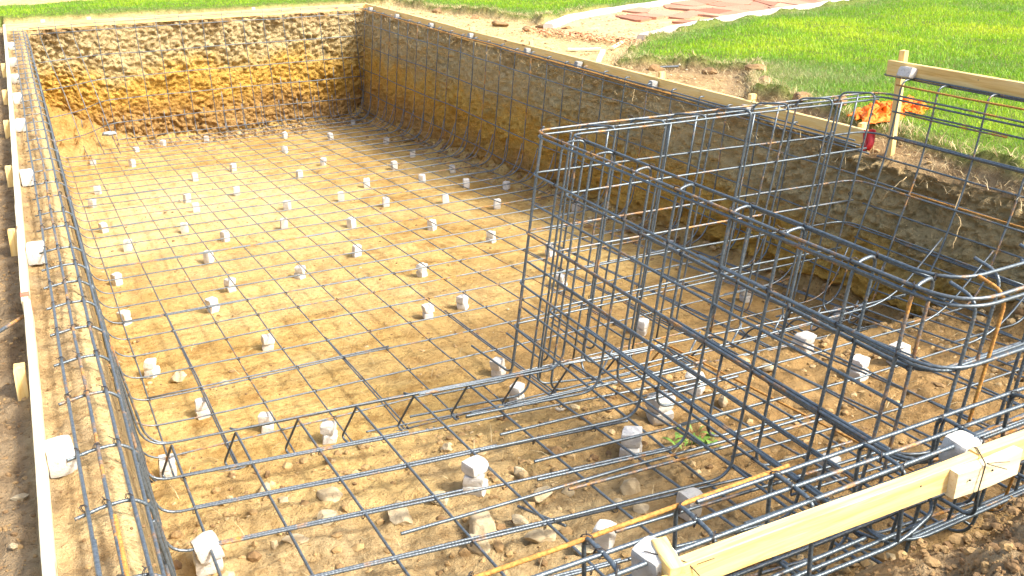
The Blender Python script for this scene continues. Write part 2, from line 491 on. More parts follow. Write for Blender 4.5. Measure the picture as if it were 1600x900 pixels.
def build_ground():
    u = np.concatenate([[-300, -80, -25, -10, -6], lin(-4, -1, .15), lin(-1, -.2, .025), lin(-.2, XL0, .018), np.linspace(XL0, XL1, 14)[:-1],
                        lin(XL1, XR0, .024), np.linspace(XR0, XR1, 100)[:-1], lin(XR1, 8.6, .042), lin(8.6, 20, .12), [20, 26, 45, 100, 300]])
    v = np.concatenate([[-300, -80, -25, -8, -4, -2], lin(-1, 1.0, .06), lin(1.0, 2.2, .022), lin(2.2, 6, .021), lin(6, YF0, .036),
                        np.linspace(YF0, YF1, 100)[:-1], lin(YF1, 24, .055), [24, 28, 40, 90, 300]])
    X, Y = np.meshgrid(u, v, indexing='ij')
    sd = lawn_sd(X, Y)
    zt, lw = ground_top(X, Y, sd)
    sR = np.clip((X - XR0) / (XR1 - XR0), 0, 1); sL = np.clip((XL1 - X) / (XL1 - XL0), 0, 1)
    sF = np.clip((Y - YF0) / (YF1 - YF0), 0, 1)
    ny = 1.98 + .10 * fbm(X * 1.4, Y * 0 + 2.0, 1.0, 3)
    sN = sstep(ny, ny - .62, Y)
    S = np.maximum(np.maximum(sR, sL), np.maximum(sF, sN))
    fz = soil(X, Y)
    near = sstep(4.9, 3.6, Y)
    fz = fz + .013 * fbm(X * 1.7, Y * 1.7, .2, 4) + (.010 + .020 * near) * fbm(X * 6, Y * 6, .9, 4) + (.004 + .010 * near) * fbm(X * 21, Y * 21, 1.9, 3)
    # tread marks and footprints pressed in the damp sand
    fz = fz - .030 * (1 - near) * np.clip(fbm(X * 3.1, Y * 3.1, 5.5, 2) - .25, 0, 1)
    # crumbled soil along the foot of the walls
    dR = np.maximum(XR0 - X, 0); dF = np.maximum(YF0 - Y, 0)
    fz = fz + (.16 * np.exp(-dR / .12) + .12 * np.exp(-dF / .14)) * (.6 + .8 * np.abs(fbm(X * 1.6, Y * 1.6, 2.6, 3))) * (S < 1)
    # sand slumped into the far left corner
    sl = np.exp(-((X - .15) / .75) ** 2 - ((Y - 16.3) / .8) ** 2)
    fz = fz + .62 * sl * (X > 0.1) * (1 + .22 * fbm(X * 4, Y * 4, 4.4, 4)) + sstep(.05, .4, sl) * (.07 * fbm(X * 8, Y * 8, 4.4, 4) + .05 * np.abs(fbm(X * 17, Y * 17, 4.4, 3)))
    Z = fz * (1 - S) + zt * S
    # rough cut faces: push the wall faces sideways
    def lump(a, z, seed):
        big = fbm(a * 1.3, z * 1.6, seed, 3)
        mid = np.abs(fbm(a * 4.6, z * 6.0, seed + 2, 4)) - .25
        fin = fbm(a * 17, z * 21, seed + 5, 4)
        mod = .45 + .85 * sstep(-.35, .4, fbm(a * .9 + 3, z * 1.2, seed + 9, 3))
        mid = mid * mod
        return .055 * big - .055 * mid - .075 * mod * (np.abs(fbm(a * 9.5 + .5 * z, z * 8.5 - .4 * a, seed + 3, 3)) - .22) + .034 * fin + .010 * fbm(a * 41, z * 41, seed + 8, 2) + .04
    wR = np.where(X < XR0, np.clip(1 - (XR0 - X) / .10, 0, 1), np.where(X > XR1, np.clip(1 - (X - XR1) / .13, 0, 1), 1.0)) * sstep(1.4, 2.4, Y) * sstep(YF1 + .1, YF0, Y)
    wF = np.where(Y < YF0, np.clip(1 - (YF0 - Y) / .10, 0, 1), np.where(Y > YF1, np.clip(1 - (Y - YF1) / .13, 0, 1), 1.0)) * sstep(-.05, .2, X) * sstep(XR1 + .1, XR0, X)
    flare = sstep(5.2, 4.4, Y)
    hole = np.exp(-((Y - 4.42) / .17) ** 2 - ((Z + .46) / .15) ** 2) * .16 + np.exp(-((Y - 8.9) / .10) ** 2 - ((Z + .28) / .06) ** 2) * .07
    X2 = X + wR * (lump(Y, Z, 1.0) + hole)
    Y2 = Y + wF * lump(X, Z, 21.0) * 1.25
    # near cut: small lumps only in height
    wall = np.clip(np.maximum(sR * (S < 1.01), sF), 0, 1)
    wallm = np.where((S > .03) & (S < .995) & (sN < .5), 1.0, 0.0)
    topm = np.where(S >= .995, 1.0, 0.0)
    topm = np.maximum(topm, sN * (sN > .4))
    topm = np.maximum(topm, sstep(.25, .03, X) * (sL > 0) * 1.0)
    damp = np.clip(sstep(-.2, -.26, X) * (Y < 18) + .9 * np.exp(-(((X - 2.9) / 1.2) ** 2 + ((Y - 1.0) / .5) ** 2)) + .75 * ((X > 5.4) & (Y < 9.2)) * sstep(.35, .05, np.abs(sd)) + .45 * (sN > .1) + .85 * ((X > -.2) & (X < .2) & (Y < 16.5)) * sstep(-.05, .35, fbm(X * 7, Y * 3.5, 3.1, 4)), 0, 1)
    ledge = (X > -.2) & (X < .2) & (Y < 16.58)
    sand_lit_lip = np.clip(sstep(8.6, 9.9, Y) * (X > 5.4) * (sd < .05) + .85 * ledge * sstep(-.015, .01, X) * sstep(.07, .04, X) + .18 * ledge + (Y > 20.1) * .9 + .55 * (Y > 16.5) * (X < 5.4), 0, 1)  # bare sand, plus a pale dry-soil strip painting the sunlit highlight on the ledge lip
    nx, nyy = len(u), len(v)
    idx = np.arange(nx * nyy).reshape(nx, nyy)
    V = np.stack([X2, Y2, Z], -1).reshape(-1, 3)
    q = np.stack([idx[:-1, :-1], idx[1:, :-1], idx[1:, 1:], idx[:-1, 1:]], -1)
    Sq = (S[:-1, :-1] + S[1:, :-1] + S[1:, 1:] + S[:-1, 1:]) / 4
    xq = (X[:-1, :-1] + X[1:, 1:]) / 2; yq = (Y[:-1, :-1] + Y[1:, 1:]) / 2
    isw = (Sq > .001) & (Sq < .999) & (yq > 2.05)
    isf = (Sq <= .001) & (yq > 1.5)
    isg = ~(isw | isf)
    sun_wash = np.clip(.85 * np.exp(-((X - 1.3) / 1.9) ** 2 - ((Y - 11.2) / 3.4) ** 2) + .35 * fbm(X * .9, Y * .9, 7.7, 3) - .15, 0, .85)  # paler floor colour painting the sunlight that washes out its left, plus random patches
    wallm = np.maximum(wallm, np.clip(sl * 2.5, 0, .6))
    A = dict(sun_wash=sun_wash.ravel(), lawn=lw.ravel(), wall=wallm.ravel(), top=topm.ravel(), damp=damp.ravel(), sand=sand_lit_lip.ravel())  # sand: bare sand plus the painted sunlit strip on the ledge lip
    for nm, msk in (('ground', isg), ('excavation_wall', isw), ('pit_floor', isf)):
        qq = q[msk]
        used, inv = np.unique(qq, return_inverse=True)
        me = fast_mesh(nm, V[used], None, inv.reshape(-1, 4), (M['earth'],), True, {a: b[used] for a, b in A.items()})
        tag(link(nm, me), kind='structure')


build_ground()


def floor_at(x, y):
    z = float(soil(x, y)); near = float(sstep(4.9, 3.6, np.array(y)))
    X = np.array(x); Y = np.array(y)
    z += float(.013 * fbm(X * 1.7, Y * 1.7, .2, 4) + (.010 + .020 * near) * fbm(X * 6, Y * 6, .9, 4) + (.004 + .010 * near) * fbm(X * 21, Y * 21, 1.9, 3))
    z -= float(.012 * (1 - near) * np.clip(fbm(X * 3.1, Y * 3.1, 5.5, 2) - .25, 0, 1))
    return z


# ------------------------------------------------------------------ camera, light
cd = bpy.data.cameras.new('camera'); cam = bpy.data.objects.new('camera', cd); COL.objects.link(cam)
R = [[0.8928635970305805, -0.18002606646693603, 0.4127774369924495], [-0.45012390878879044, -0.3292366709086326, 0.8300552278407151], [-0.013530108436888372, -0.926927089862759, -0.3749974749838231]]
mw = Matrix(((R[0][0], -R[0][1], -R[0][2], 0), (R[1][0], -R[1][1], -R[1][2], 0), (R[2][0], -R[2][1], -R[2][2], 1.6), (0, 0, 0, 1)))
cam.matrix_world = mw
cd.sensor_width = 36; cd.lens = 1490 / 1600 * 36; cd.clip_start = .05; cd.clip_end = 1000
scene.camera = cam
RC = np.array(R)


def project(P):
    q = (np.asarray(P) - np.array([0, 0, 1.6])) @ RC
    return 800 + 1490 * q[..., 0] / q[..., 2], 450 + 1490 * q[..., 1] / q[..., 2], q[..., 2]


SUN = Vector((.45, -.58, .76)).normalized()
sl = bpy.data.lights.new('sun', 'SUN'); so = bpy.data.objects.new('sun', sl); COL.objects.link(so)
sl.energy = 2.4; sl.angle = math.radians(9); sl.color = (1.0, .965, .90)
so.rotation_euler = SUN.to_track_quat('Z', 'Y').to_euler(); so.location = (8, -6, 14)
w = bpy.data.worlds.new('World'); scene.world = w; w.use_nodes = True
wn = w.node_tree; sky = wn.nodes.new('ShaderNodeTexSky'); sky.sky_type = 'NISHITA'; sky.sun_disc = False
sky.sun_elevation = math.asin(SUN.z); sky.sun_rotation = math.atan2(SUN.x, SUN.y)
sky.air_density = 1.0; sky.dust_density = 4.5; sky.ozone_density = .4
bg = wn.nodes['Background']; bg.inputs['Strength'].default_value = .15
wn.links.new(sky.outputs[0], bg.inputs[0])
scene.view_settings.view_transform = 'Standard'; scene.view_settings.look = 'None'
scene.view_settings.exposure = 1.44; scene.view_settings.gamma = 1.0
scene.render.engine = 'CYCLES'
scene.cycles.max_bounces = 6; scene.cycles.diffuse_bounces = 4; scene.cycles.glossy_bounces = 2
scene.cycles.use_denoising = True

# ------------------------------------------------------------------ deep floor grid
ROWS = [4.47, 4.82, 5.25, 5.66, 6.03, 6.45, 6.83] + [7.22 + .40 * i for i in range(23)]
LX = [.30 + .31 * i for i in range(16)]
ystep = lambda x: 4.32 - .08 * (x - 1.2)
deepz = lambda y: -1.13 - .062 * (y - 4.2)
nearz = lambda y: -.78 - .08 * (y - 3.4)

FM = thing('rebar_mat', 'wide grid of thin steel bars lying on concrete spacers over the sandy deep floor', 'rebar grid', (2.6, 10, -1.5), 'rebar cages and grids of the pool shell')
for i, x in enumerate(LX):
    y0 = ystep(x) + random.uniform(-.02, .14)
    path = [(x, y0, deepz(y0)), (x + .004, 8, deepz(8)), (x - .004, 12, deepz(12)), (x, 16.22, deepz(16.22)), (x, 16.24, -1.45)]
    b = Bars(); b.add(tube(fillet(path, [0, 0, 0, .22, 0]), .0054, 6, wob=.007))
    if i % 3 == 1 or x > 3.4:      # lapped second bar
        ya = random.uniform(6, 8)
        b.add(tube([(x + .014, y0 + .1, deepz(y0) + .002), (x + .013, ya, deepz(ya) + .002)], .0054, 6, wob=.006))
    b.build('length_bar', 'steel_warm' if i % 4 == 2 else 'steel', FM)
for i, y in enumerate(ROWS):
    zf = deepz(y) + .012
    ties = [(x, y, zf - .004) for x in LX if y < 7.4]
    sk = -.04 if y < 6 else -.01
    if 11 < i < 15 or i < 1: pass
    xr = 5.02 + random.uniform(-.05, .05)
    path = [(.092, y, -.11), (.15, y, zf + .30), (.17, y, zf), (2.6, y + sk * .5, zf), (xr, y + sk, zf + .02), (5.14, y + sk, zf + .4)]
    b = Bars(); b.add(tube(fillet(path, [0, .1, .22, 0, .24, 0]), .0054, 6, wob=.008))
    for t in ties: b.tie((t[0], t[1] + sk * t[0] / 5.1, t[2]))
    if i % 4 == 3:
        xa = random.uniform(1.2, 2.6)
        b.add(tube([(.3, y + .014, zf), (xa, y + .012, zf)], .0054, 6, wob=.004))
    b.build('cross_bar', 'steel_warm' if i % 5 == 1 else 'steel', FM)

# ------------------------------------------------------------------ shallow floor grid in front of the step
SM = thing('rebar_mat', 'open grid of ribbed bars over the stony shallow floor in front of the step truss', 'rebar grid', (1.5, 3, -.76), 'rebar cages and grids of the pool shell')
NROWS = [4.02, 3.70, 3.36, 2.98, 2.62, 2.26]
for i, x in enumerate(LX[:15]):
    yt = ystep(x) + .01; sp = .02 * (x - .3)
    z1 = nearz(yt) + .0
    path = [(x + .02, 1.92, -.30), (x + .02, 1.97, nearz(1.97)), (x + .01, 3, nearz(3)), (x, yt, z1), (x - .06, yt + .13, -1.09), (x - .03, yt + .02, -1.11)]
    if x > 2.6:
        path = path[:4] + [(x - .05, yt + .10, -1.02), (x + .0, yt + .2, -1.06), (x + .10, yt + .22, -.93)]
    ties = [(x, y - .12 * (x - .3), nearz(y) - .002) for y in NROWS if x < 2.4]
    bar(SM, 'length_bar', path, .0062, 'rust' if i == 9 else 'steel', 8, x < 2.5, .004, [0, .12, 0, .012, .03, 0] if x < 2.6 else .07, ties)
for i, y in enumerate(NROWS):
    xe = [3.0, 2.35, 2.4, 2.5, 1.9, 1.2][i]
    z = nearz(y) + .012
    path = [(.092, y + .02, -.11), (.14, y + .02, z + .2), (.15, y + .02, z), (1.2, y - .11, z - .004), (xe, y - .12 * (xe - .3), z)]
    b = Bars(); b.add(tube(fillet(path, [0, .05, .16, .0, 0]), .0065, 8, True, .004))
    xm = .3 + .31 * random.randint(1, 2)
    b.add(tube([(.3, y - .005 + .014, z), (xm + .75, y - .12 * (xm + .45) + .013, z + .001)], .006, 8, True, .003))
    b.build('cross_bar', 'steel', SM)
# loose dowel ends beside the big stones
bar(SM, 'dowel', [(1.53, 3.05, nearz(3.05) - .03), (1.62, 2.80, nearz(2.8) - .02)], .006, 'steel', 8, True, 0)

# ------------------------------------------------------------------ step truss
TR = thing('step_truss', 'long low truss of bundled bars with bent dark legs crossing the floor at the step', 'rebar truss', (2.4, 4.3, -1), 'rebar cages and grids of the pool shell')
for k, (dy, dz, xa, xb, mt) in enumerate([(0, .012, .16, 3.1, 'steel'), (.05, -.012, .6, 4.95, 'steel'), (.02, .004, 1.5, 4.9, 'steel'), (.03, -.006, .18, 2.3, 'steel_warm')]):
    za = nearz(4.3)
    path = [((.092 if k in (0, 3) else xa), ystep(xa) + dy + .03, (-.12 if k in (0, 3) else za + dz)), (xa + .02, ystep(xa) + dy, za + dz), (2.2, ystep(2.2) + dy, za + dz), (xb, ystep(xb) + dy, za + dz)]
    bar(TR, 'top_bar', path, .0058, mt, 8, xa < 1, .006, .12)
for k, (dy, xa, xb, mt) in enumerate([(.02, .16, 3.3, 'steel'), (.05, .17, 2.4, 'steel_warm'), (.13, 1.3, 4.9, 'steel'), (.10, 1.9, 4.8, 'steel_warm')]):
    zb = -1.085
    path = [((.10 if xa < .2 else xa), ystep(xa) + dy, (-.2 if xa < .2 else zb)), (xa + .02, ystep(xa) + dy, zb), (2.2, ystep(2.2) + dy - .02, zb - .004), (xb, ystep(xb) + dy, zb)]
    bar(TR, 'bottom_bar', path, .0056, mt, 8, False, .008, .12)

# ------------------------------------------------------------------ far wall grid
FW = thing('rebar_mat', 'upright rebar grid in front of the sunlit far end wall of the pit', 'rebar grid', (2.6, 16.3, -1), 'rebar cages and grids of the pool shell')
for i, x in enumerate([.27, .5, .72, 1.07, 1.34, 1.63, 1.95, 2.30, 2.65, 2.97, 3.30, 3.64, 3.96, 4.27, 4.57, 4.90, 5.20]):
    ye = 15.7 + random.uniform(-.1, .1)
    if x < .8: path = [(x, 16.40, .02), (x, 16.38, -.2), (x + .18, 16.1, -1.1), (x + .28, 15.6, -1.75), (x + .3, 15.1, -1.80)]
    else: path = [(x, 16.40, .02), (x, 16.34, -.5), (x + .01, 16.22, -1.85), (x, ye, deepz(ye) + .02)]
    b = Bars(); b.add(tube(fillet(path, .2), .0066, 6, wob=.012))
    if x > 2.5: b.add(tube(fillet([(x + .15, 16.30, -.95 - random.uniform(0, .5)), (x + .15, 16.27, -1.86), (x + .15, ye - .2, deepz(ye - .2) + .02)], .2), .0066, 6, wob=.01))
    b.build('upright_bar', 'steel_dark', FW)
for z in (-.02, -.13, -.51, -.86, -1.19, -1.55, -1.82):
    d = .04 * (-z)
    c = sstep(-.3, -1.2, np.array(z)) if False else float(np.clip((-z - .3) / .9, 0, 1))
    path = [(.14, 16.40 - 1.0 * c, z - .03), (.25 + .35 * c, 16.37 - .75 * c, z - .02), (.9 + .1 * c, 16.325 - d - .03 * c, z), (3, 16.325 - d, z + .01), (5.28, 16.325 - d, z)]
    bar(FW, 'level_bar', path, .0068, 'steel_dark', 6, False, .012, .2)

# ------------------------------------------------------------------ right wall grid
RW = thing('rebar_mat', 'upright rebar grid along the shaded right wall beneath the long board', 'rebar grid', (5.25, 9, -1), 'rebar cages and grids of the pool shell')
wx = lambda z: 5.30 + .095 * min(z, 0)
for i in range(28):
    y = 5.26 + .40 * i
    zf = deepz(y) + .02
    xe = 4.45 + random.uniform(-.15, .15)
    path = [(wx(0) + .05, y, -.035), (wx(0), y, -.03), (wx(-.5), y, -.5), (wx(zf) - .02, y, zf), (xe, y - .01, zf)]
    bar(RW, 'upright_bar', fillet(path, [0, .03, 0, .22, 0]), .0068, 'steel_warm' if i % 3 == 0 else 'steel_dark', 6, False, .010)
for k, (dx, z, ya, yb, mt) in enumerate([(0, -.045, 5.0, 16.35, 'steel_dark'), (-.03, -.06, 4.9, 13, 'steel_dark'), (-.055, -.05, 7.2, 16.3, 'rust'), (.012, -.085, 5.0, 11, 'steel_dark'), (-.02, -.075, 9, 16.3, 'steel_dark'), (-.045, -.095, 4.8, 9.6, 'steel_dark')]):
    bar(RW, 'top_rail', [(wx(z) + dx, ya, z), (wx(z) + dx, 9, z), (wx(z) + dx, yb, z)], .0065, mt, 6, False, .008)
for z, ya in ((-.28, 2.0), (-.64, 2.0), (-1.03, 4.9), (-1.40, 7.9), (-1.72, 12.9)):
    x = wx(z) - .012
    bar(RW, 'level_bar', [(x, ya, z), (x + .02, 6, z - .01), (x - .01, 9, z + .01), (x, 16.33, z)], .0068, 'steel_dark', 6, False, .014)
    if z > -.7: bar(RW, 'level_bar', [(x - .014, 2.4, z + .004), (x - .014, 4.4, z)], .006, 'rust' if z > -.4 else 'steel_dark', 6, False, .005)

# ------------------------------------------------------------------ left wall bars and ledge ladder
LW = thing('ledge_ladder', 'rebar ladder of thick rails and bent ribbed rungs on the ledge inside the left boards', 'rebar ladder', (0, 6, -.05), 'rebar cages and grids of the pool shell')
RAILX = (-.085, -.022, .042)
for k, x in enumerate(RAILX):
    bar(LW, 'rail', [(x + .015, 1.2, -.048), (x, 4.0, -.05), (x - .004, 9, -.05), (x + .004, 16.35, -.05)], .0062, 'steel' if k != 1 else 'steel_warm', 8, False, .005)
bar(LW, 'rail', [(-.068, 1.2, -.047), (-.071, 2.52, -.049)], .0062, 'steel', 8, True, .002)
bar(LW, 'rail', [(-.004, 1.2, -.047), (-.006, 2.62, -.049)], .008, 'rust', 8, True, .002)
for k, (x, z, ya, yb, mt) in enumerate([(.084, -.10, 1.3, 16.3, 'steel'), (.104, -.28, 1.6, 16.3, 'steel_warm')]):
    bar(LW, 'wall_rail', [(x, ya, z), (x + .004, 6, z), (x, yb, z)], .0062, mt, 8, False, .006)
ty = [1.62, 1.96, 2.31, 2.70, 3.06, 3.48, 3.83, 4.15, 4.47, 4.75, 5.02, 5.31, 5.72, 6.04, 6.41] + [6.76 + .36 * i for i in range(27)]
for i, y in enumerate(ty):
    zf = mat_z(.2, y) + .02
    path = [(-.115, y - .02, -.062), (-.03, y, -.056), (.048, y + .01, -.060), (.098, y + .015, -.105), (.112, y + .02, -.40), (.12, y + .02, zf + .35)]
    pts = fillet(path, [0, .02, .03, .05, .05, 0])
    b = Bars(); b.add(tube(pts, .0058 if y < 6 else .0045, 8, y < 5.2, .003))
    if y < 7:
        for x in RAILX: b.tie((x, y + .003, -.05), .0105)
    b.build('rung', 'steel_dark', LW)

# ------------------------------------------------------------------ raised spa cage
SPA = thing('spa_cage', 'big raised box cage of double rebar walls at the right side of the pit', 'rebar cage', (3.9, 3.4, -.3), 'rebar cages and grids of the pool shell')
LEAN = .15


def sx(x, z):
    k = LEAN if x < 4.2 else LEAN * 1.2
    return x + k * (z - .38)


def ring(x0, y0, y1, x1, z, zr, near=True, r=.0068, mat='steel_dark', rr=.10, name='ring_rail', rib=False):
    """one rail running round the near, left and far side of the cage"""
    p = []
    if near: p += [(sx(x0, z) + 1.6, y0 + .04, z + .01), (sx(x0, z), y0, z)]
    else: p += [(sx(x0, z), y0, z)]
    p += [(sx(x0, z), y1, z), (sx(4.0, z), y1 + .04, (z + zr) / 2), (sx(x1, zr), y1 + .06, zr)]
    if x1 > 5.2: p += [(sx(x1, zr) + .02, 3.4, zr - .01)]
    rl = [0, rr * 1.7, .07, 0, .14, 0] if near else [0, .07, 0, .14, 0]
    bar(SPA, name, fillet(p, rl[:len(p)], 8), r, mat, 8, rib, .004)


HY_O = [4.48, 4.17, 3.79, 3.42, 3.04, 2.72, 2.34, 2.07]
HY_I = [4.44, 4.14, 3.80, 3.45, 3.05, 2.72, 2.35, 2.09]
for z, zr, mt, nr in ((.38, .335, 'steel_warm', True), (.355, .31, 'steel_dark', True), (.135, .06, 'steel_dark', True), (-.21, -.28, 'steel_warm', True), (-.52, -.58, 'steel_dark', True), (-.80, -.84, 'steel_dark', True)):
    ring(2.545, 1.87, 4.78, 5.30, z, zr, nr, .0068, mt)
for z, zr, mt in ((.38, .33, 'steel_dark'), (.04, 0, 'steel_dark'), (-.30, -.36, 'steel_warm'), (-.66, -.70, 'steel_dark')):
    ring(2.672, 2.02, 4.60, 5.12, z, zr, True, .0068, mt)
# lapped rails tied under the outer top rail
for dz, dx, ya, yb, mt in ((-.012, .018, 1.95, 3.6, 'steel_dark'), (-.028, .004, 2.0, 4.7, 'steel_dark'), (-.04, .02, 2.1, 3.1, 'steel_warm'), (-.25, .014, 2.0, 3.2, 'steel_dark'), (-.585, .014, 2.0, 3.3, 'steel_dark'), (-.60, .02, 2.1, 2.9, 'steel_warm'), (-.90, .014, 2.2, 4.0, 'steel_dark')):
    z = .38 + dz
    bar(SPA, 'lap_rail', [(sx(2.545, z) + dx, ya, z), (sx(2.545, z) + dx, yb, z)], .0068, mt, 8, True, .002)


for dz, ya, yb, mt in ((.365, 2.1, 4.5, 'steel_dark'), (.028, 2.1, 3.9, 'steel_dark'), (-.312, 2.1, 3.4, 'steel_dark'), (-.48, 2.2, 4.55, 'steel_dark'), (-.672, 2.1, 3.6, 'steel_warm')):
    bar(SPA, 'lap_rail', [(sx(2.672, dz) + .016, ya, dz), (sx(2.672, dz) + .014, yb, dz)], .0068, mt, 8, False, .003)
for dz, ya, yb, mt in ((-.036, 2.0, 4.7, 'steel_dark'), (-.375, 2.0, 4.7, 'steel_dark'), (-.66, 2.0, 4.7, 'steel_dark')):
    bar(SPA, 'lap_rail', [(sx(2.545, dz) + .012, ya, dz), (sx(2.545, dz) + .010, 3.4, dz - .004), (sx(2.545, dz) + .012, yb, dz)], .0066, mt, 8, True, .003)


def hoop(po, pi, fo, fi, name='hoop', mat='steel_dark', rib=True, ties=True):
    """upside-down U: foot and outer leg, over the top, inner leg and foot"""
    (xo, yo), (xi, yi) = po, pi
    zt = .372
    zo = mat_z(xo, yo) + .02; zi = mat_z(xi, yi) + .02
    bo = np.array([sx(xo, zo), yo, zo]); bi = np.array([sx(xi, zi), yi, zi])
    path = [bo + np.array([fo[0], fo[1], 0]), bo, (xo, yo, zt), (xi, yi, zt + .012), bi, bi + np.array([fi[0], fi[1], 0])]
    b = Bars(); b.add(tube(fillet(path, [0, .09, .05, .05, .09, 0], 6), .0068, 8, rib, .005))
    if ties:
        for z in (.38, .135, -.21, -.52): b.tie((sx(xo, z) - .004, yo, z), .011)
        for z in (.38, .04, -.30, -.66): b.tie((sx(xi, z) - .004, yi, z), .011)
    b.build(name, mat, SPA)


for k, (a, c) in enumerate(zip(HY_O, HY_I)):
    hoop((2.55, a), (2.675, c), (-.72 - .1 * (k % 2), .02 + .06), (.55, -.03), mat='steel_warm' if k == 7 else 'steel_dark')
for k, x in enumerate((2.87, 3.22, 3.52, 3.86, 4.17, 4.54, 4.92)):
    hoop((x, 4.82), (x + .13, 4.63), (-.02, .55), (.02, -.5), mat='steel_dark', rib=False)
for k, x in enumerate((2.70, 3.05, 3.37, 3.70, 4.0, 4.36, 4.73, 5.06)):
    for y, zt in (((4.80, .34),) if k % 2 else ((4.615, .36),)):
        z = mat_z(x, y) + .02
        bar(SPA, 'far_upright', [(sx(x, z), y, z), (sx(x, -.3) + .01, y, -.3), (x, y, zt)], .0066, 'steel_dark', 8, False, .006)
# corner bars and near side uprights
for x, y, f, mt in ((2.555, 4.72, (-.5, .05), 'steel_dark'), (2.66, 4.58, (.4, -.1), 'steel_dark'), (2.60, 4.79, (-.05, .5), 'steel_dark')):
    z = mat_z(x, y) + .02
    bar(SPA, 'corner_bar', fillet([(sx(x, z) + f[0], y + f[1], z), (sx(x, z), y, z), (x, y, .40)], [0, .08, 0]), .0068, mt, 8, True, .005)
for x, y, mt in ((2.80, 1.90, 'rust'), (3.06, 1.93, 'steel_dark'), (3.30, 1.95, 'steel_dark'), (2.66, 1.90, 'steel_dark'), (2.93, 2.02, 'steel_dark'), (3.2, 2.04, 'steel_dark')):
    z = -.70 if mt != 'rust' else -.36
    bar(SPA, 'near_upright', fillet([(sx(x, z), y + (.22 if y < 2 else .5) * (mt != 'rust') + .02, z), (sx(x, z), y, z), (x, y, .36), (x, y + .12, .385)], [0, .14, .06, 0]), .0068, mt, 8, True, .004)
for x0, y0, z in ((2.56, 1.885, .11), (2.56, 1.885, -.235), (2.56, 1.885, -.545), (2.69, 2.035, .02), (2.69, 2.035, -.33)):
    bar(SPA, 'near_rail', fillet([(sx(x0, z) + .01, y0 + .7, z), (sx(x0, z) + .01, y0 + .02, z), (sx(x0, z) + 1.5, y0 + .06, z + .01)], .14, 8), .0068, 'steel_dark', 8, True, .003)
# right side of the cage, leaning on the earth bank
for k, y in enumerate((4.68, 4.38, 4.0, 3.62, 3.26, 2.9)):
    zf = mat_z(4.9, y) + .02
    path = [(5.46, y, .43), (5.34, y, .44), (5.315, y, .2), (5.27, y, -.10), (5.10, y, -.62), (4.98, y, zf), (4.4, y, zf)]
    bar(SPA, 'bank_upright', fillet(path, [0, .07, .05, .2, .2, .15, 0], 6), .0068, 'steel_warm' if k % 2 else 'steel_dark', 8, False, .006)
for x, z, ya, yb, mt in ((5.45, .425, 2.0, 4.95, 'steel_dark'), (5.43, .44, 2.0, 4.82, 'steel_dark'), (5.325, .40, 3.6, 4.72, 'rust'), (5.31, .235, 2, 4.6, 'steel_dark'), (5.302, .222, 3.8, 4.7, 'steel_warm'), (5.30, .055, 3.3, 4.65, 'steel_dark'), (5.29, .04, 2, 4.7, 'steel_dark'), (5.262, -.10, 2, 4.75, 'steel_dark'), (5.185, -.44, 2, 4.75, 'steel_dark'), (5.09, -.66, 2.2, 4.7, 'steel_dark'), (5.01, -.86, 2, 4.6, 'steel_dark')):
    bar(SPA, 'bank_rail', [(x, ya, z), (x, (ya + yb) / 2, z - .005), (x, yb, z)], .0068, mt, 8, False, .004)
# grid on the floor of the spa
for k, x in enumerate((3.0, 3.35, 3.7, 4.05, 4.4, 4.72)):
    bar(SPA, 'floor_bar', [(x, 2.0, -.70), (x, 3.2, nearz(3.2) + .03), (x + .02, 4.2, nearz(4.2) + .03)], .006, 'steel_dark', 8, False, .005)
for k, y in enumerate((3.92, 3.55, 3.18, 2.8, 2.42)):
    bar(SPA, 'floor_bar', fillet([(2.5, y + .05, nearz(y) + .02), (3.6, y, nearz(y) + .025), (4.6, y - .02, nearz(y) + .05), (5.02, y, nearz(y) + .40)], [0, 0, .2, 0]), .006, 'steel_dark', 8, False, .006)
# long L bars: foot on the shallow floor, tail on the wall
for k, (xe, y, mt) in enumerate(((1.73, 3.26, 'steel_dark'), (1.74, 2.97, 'steel_warm'), (1.72, 3.59, 'steel_dark'), (1.74, 2.60, 'steel_dark'), (1.66, 3.86, 'steel_dark'), (1.0, 3.02, 'steel_dark'))):
    z = nearz(y) + .016
    bar(SPA, 'foot_bar', [(xe, y + .02, z), (2.1, y, z + .002), (2.62, y - .03, z + .004), (3.1, y - .05, z + .01)], .0072, mt, 8, True, .004)

# ------------------------------------------------------------------ near edge beam
NB = thing('edge_beam_cage', 'narrow beam cage of ribbed rails and closed stirrups running behind the near board', 'rebar cage', (2, 1.75, -.15), 'rebar cages and grids of the pool shell')
for y, z, xa, xb, mt in ((1.84, -.012, .2, 1.86, 'rust'), (1.852, -.010, 1.5, 3.9, 'steel_dark'), (1.77, -.010, .3, 3.9, 'steel_dark'), (1.685, -.012, .5, 2.62, 'steel_dark'), (1.755, -.062, 1.6, 3.8, 'steel_dark'), (1.82, -.30, .3, 2.4, 'steel_warm'), (1.80, -.285, 1.1, 3.9, 'steel_dark'),
                          (1.72, -.285, .3, 2.1, 'steel_dark'), (1.695, -.285, .4, 2.3, 'steel_dark'), (1.80, -.15, .2, 3.9, 'steel_dark')):
    bar(NB, 'rail', [(xa, y - .01, z), ((xa + xb) / 2, y, z), (xb, y + .02, z + .005)], .0070, mt, 8, True, .004, label='orange rusty rail' if (mt == 'rust') else None)
bar(NB, 'rail', fillet([(.8, 1.66, -.275), (2.18, 1.67, -.275), (2.34, 1.69, -.22), (2.32, 1.75, -.12)], [0, .08, .04, 0]), .0070, 'steel_dark', 8, True, .002)
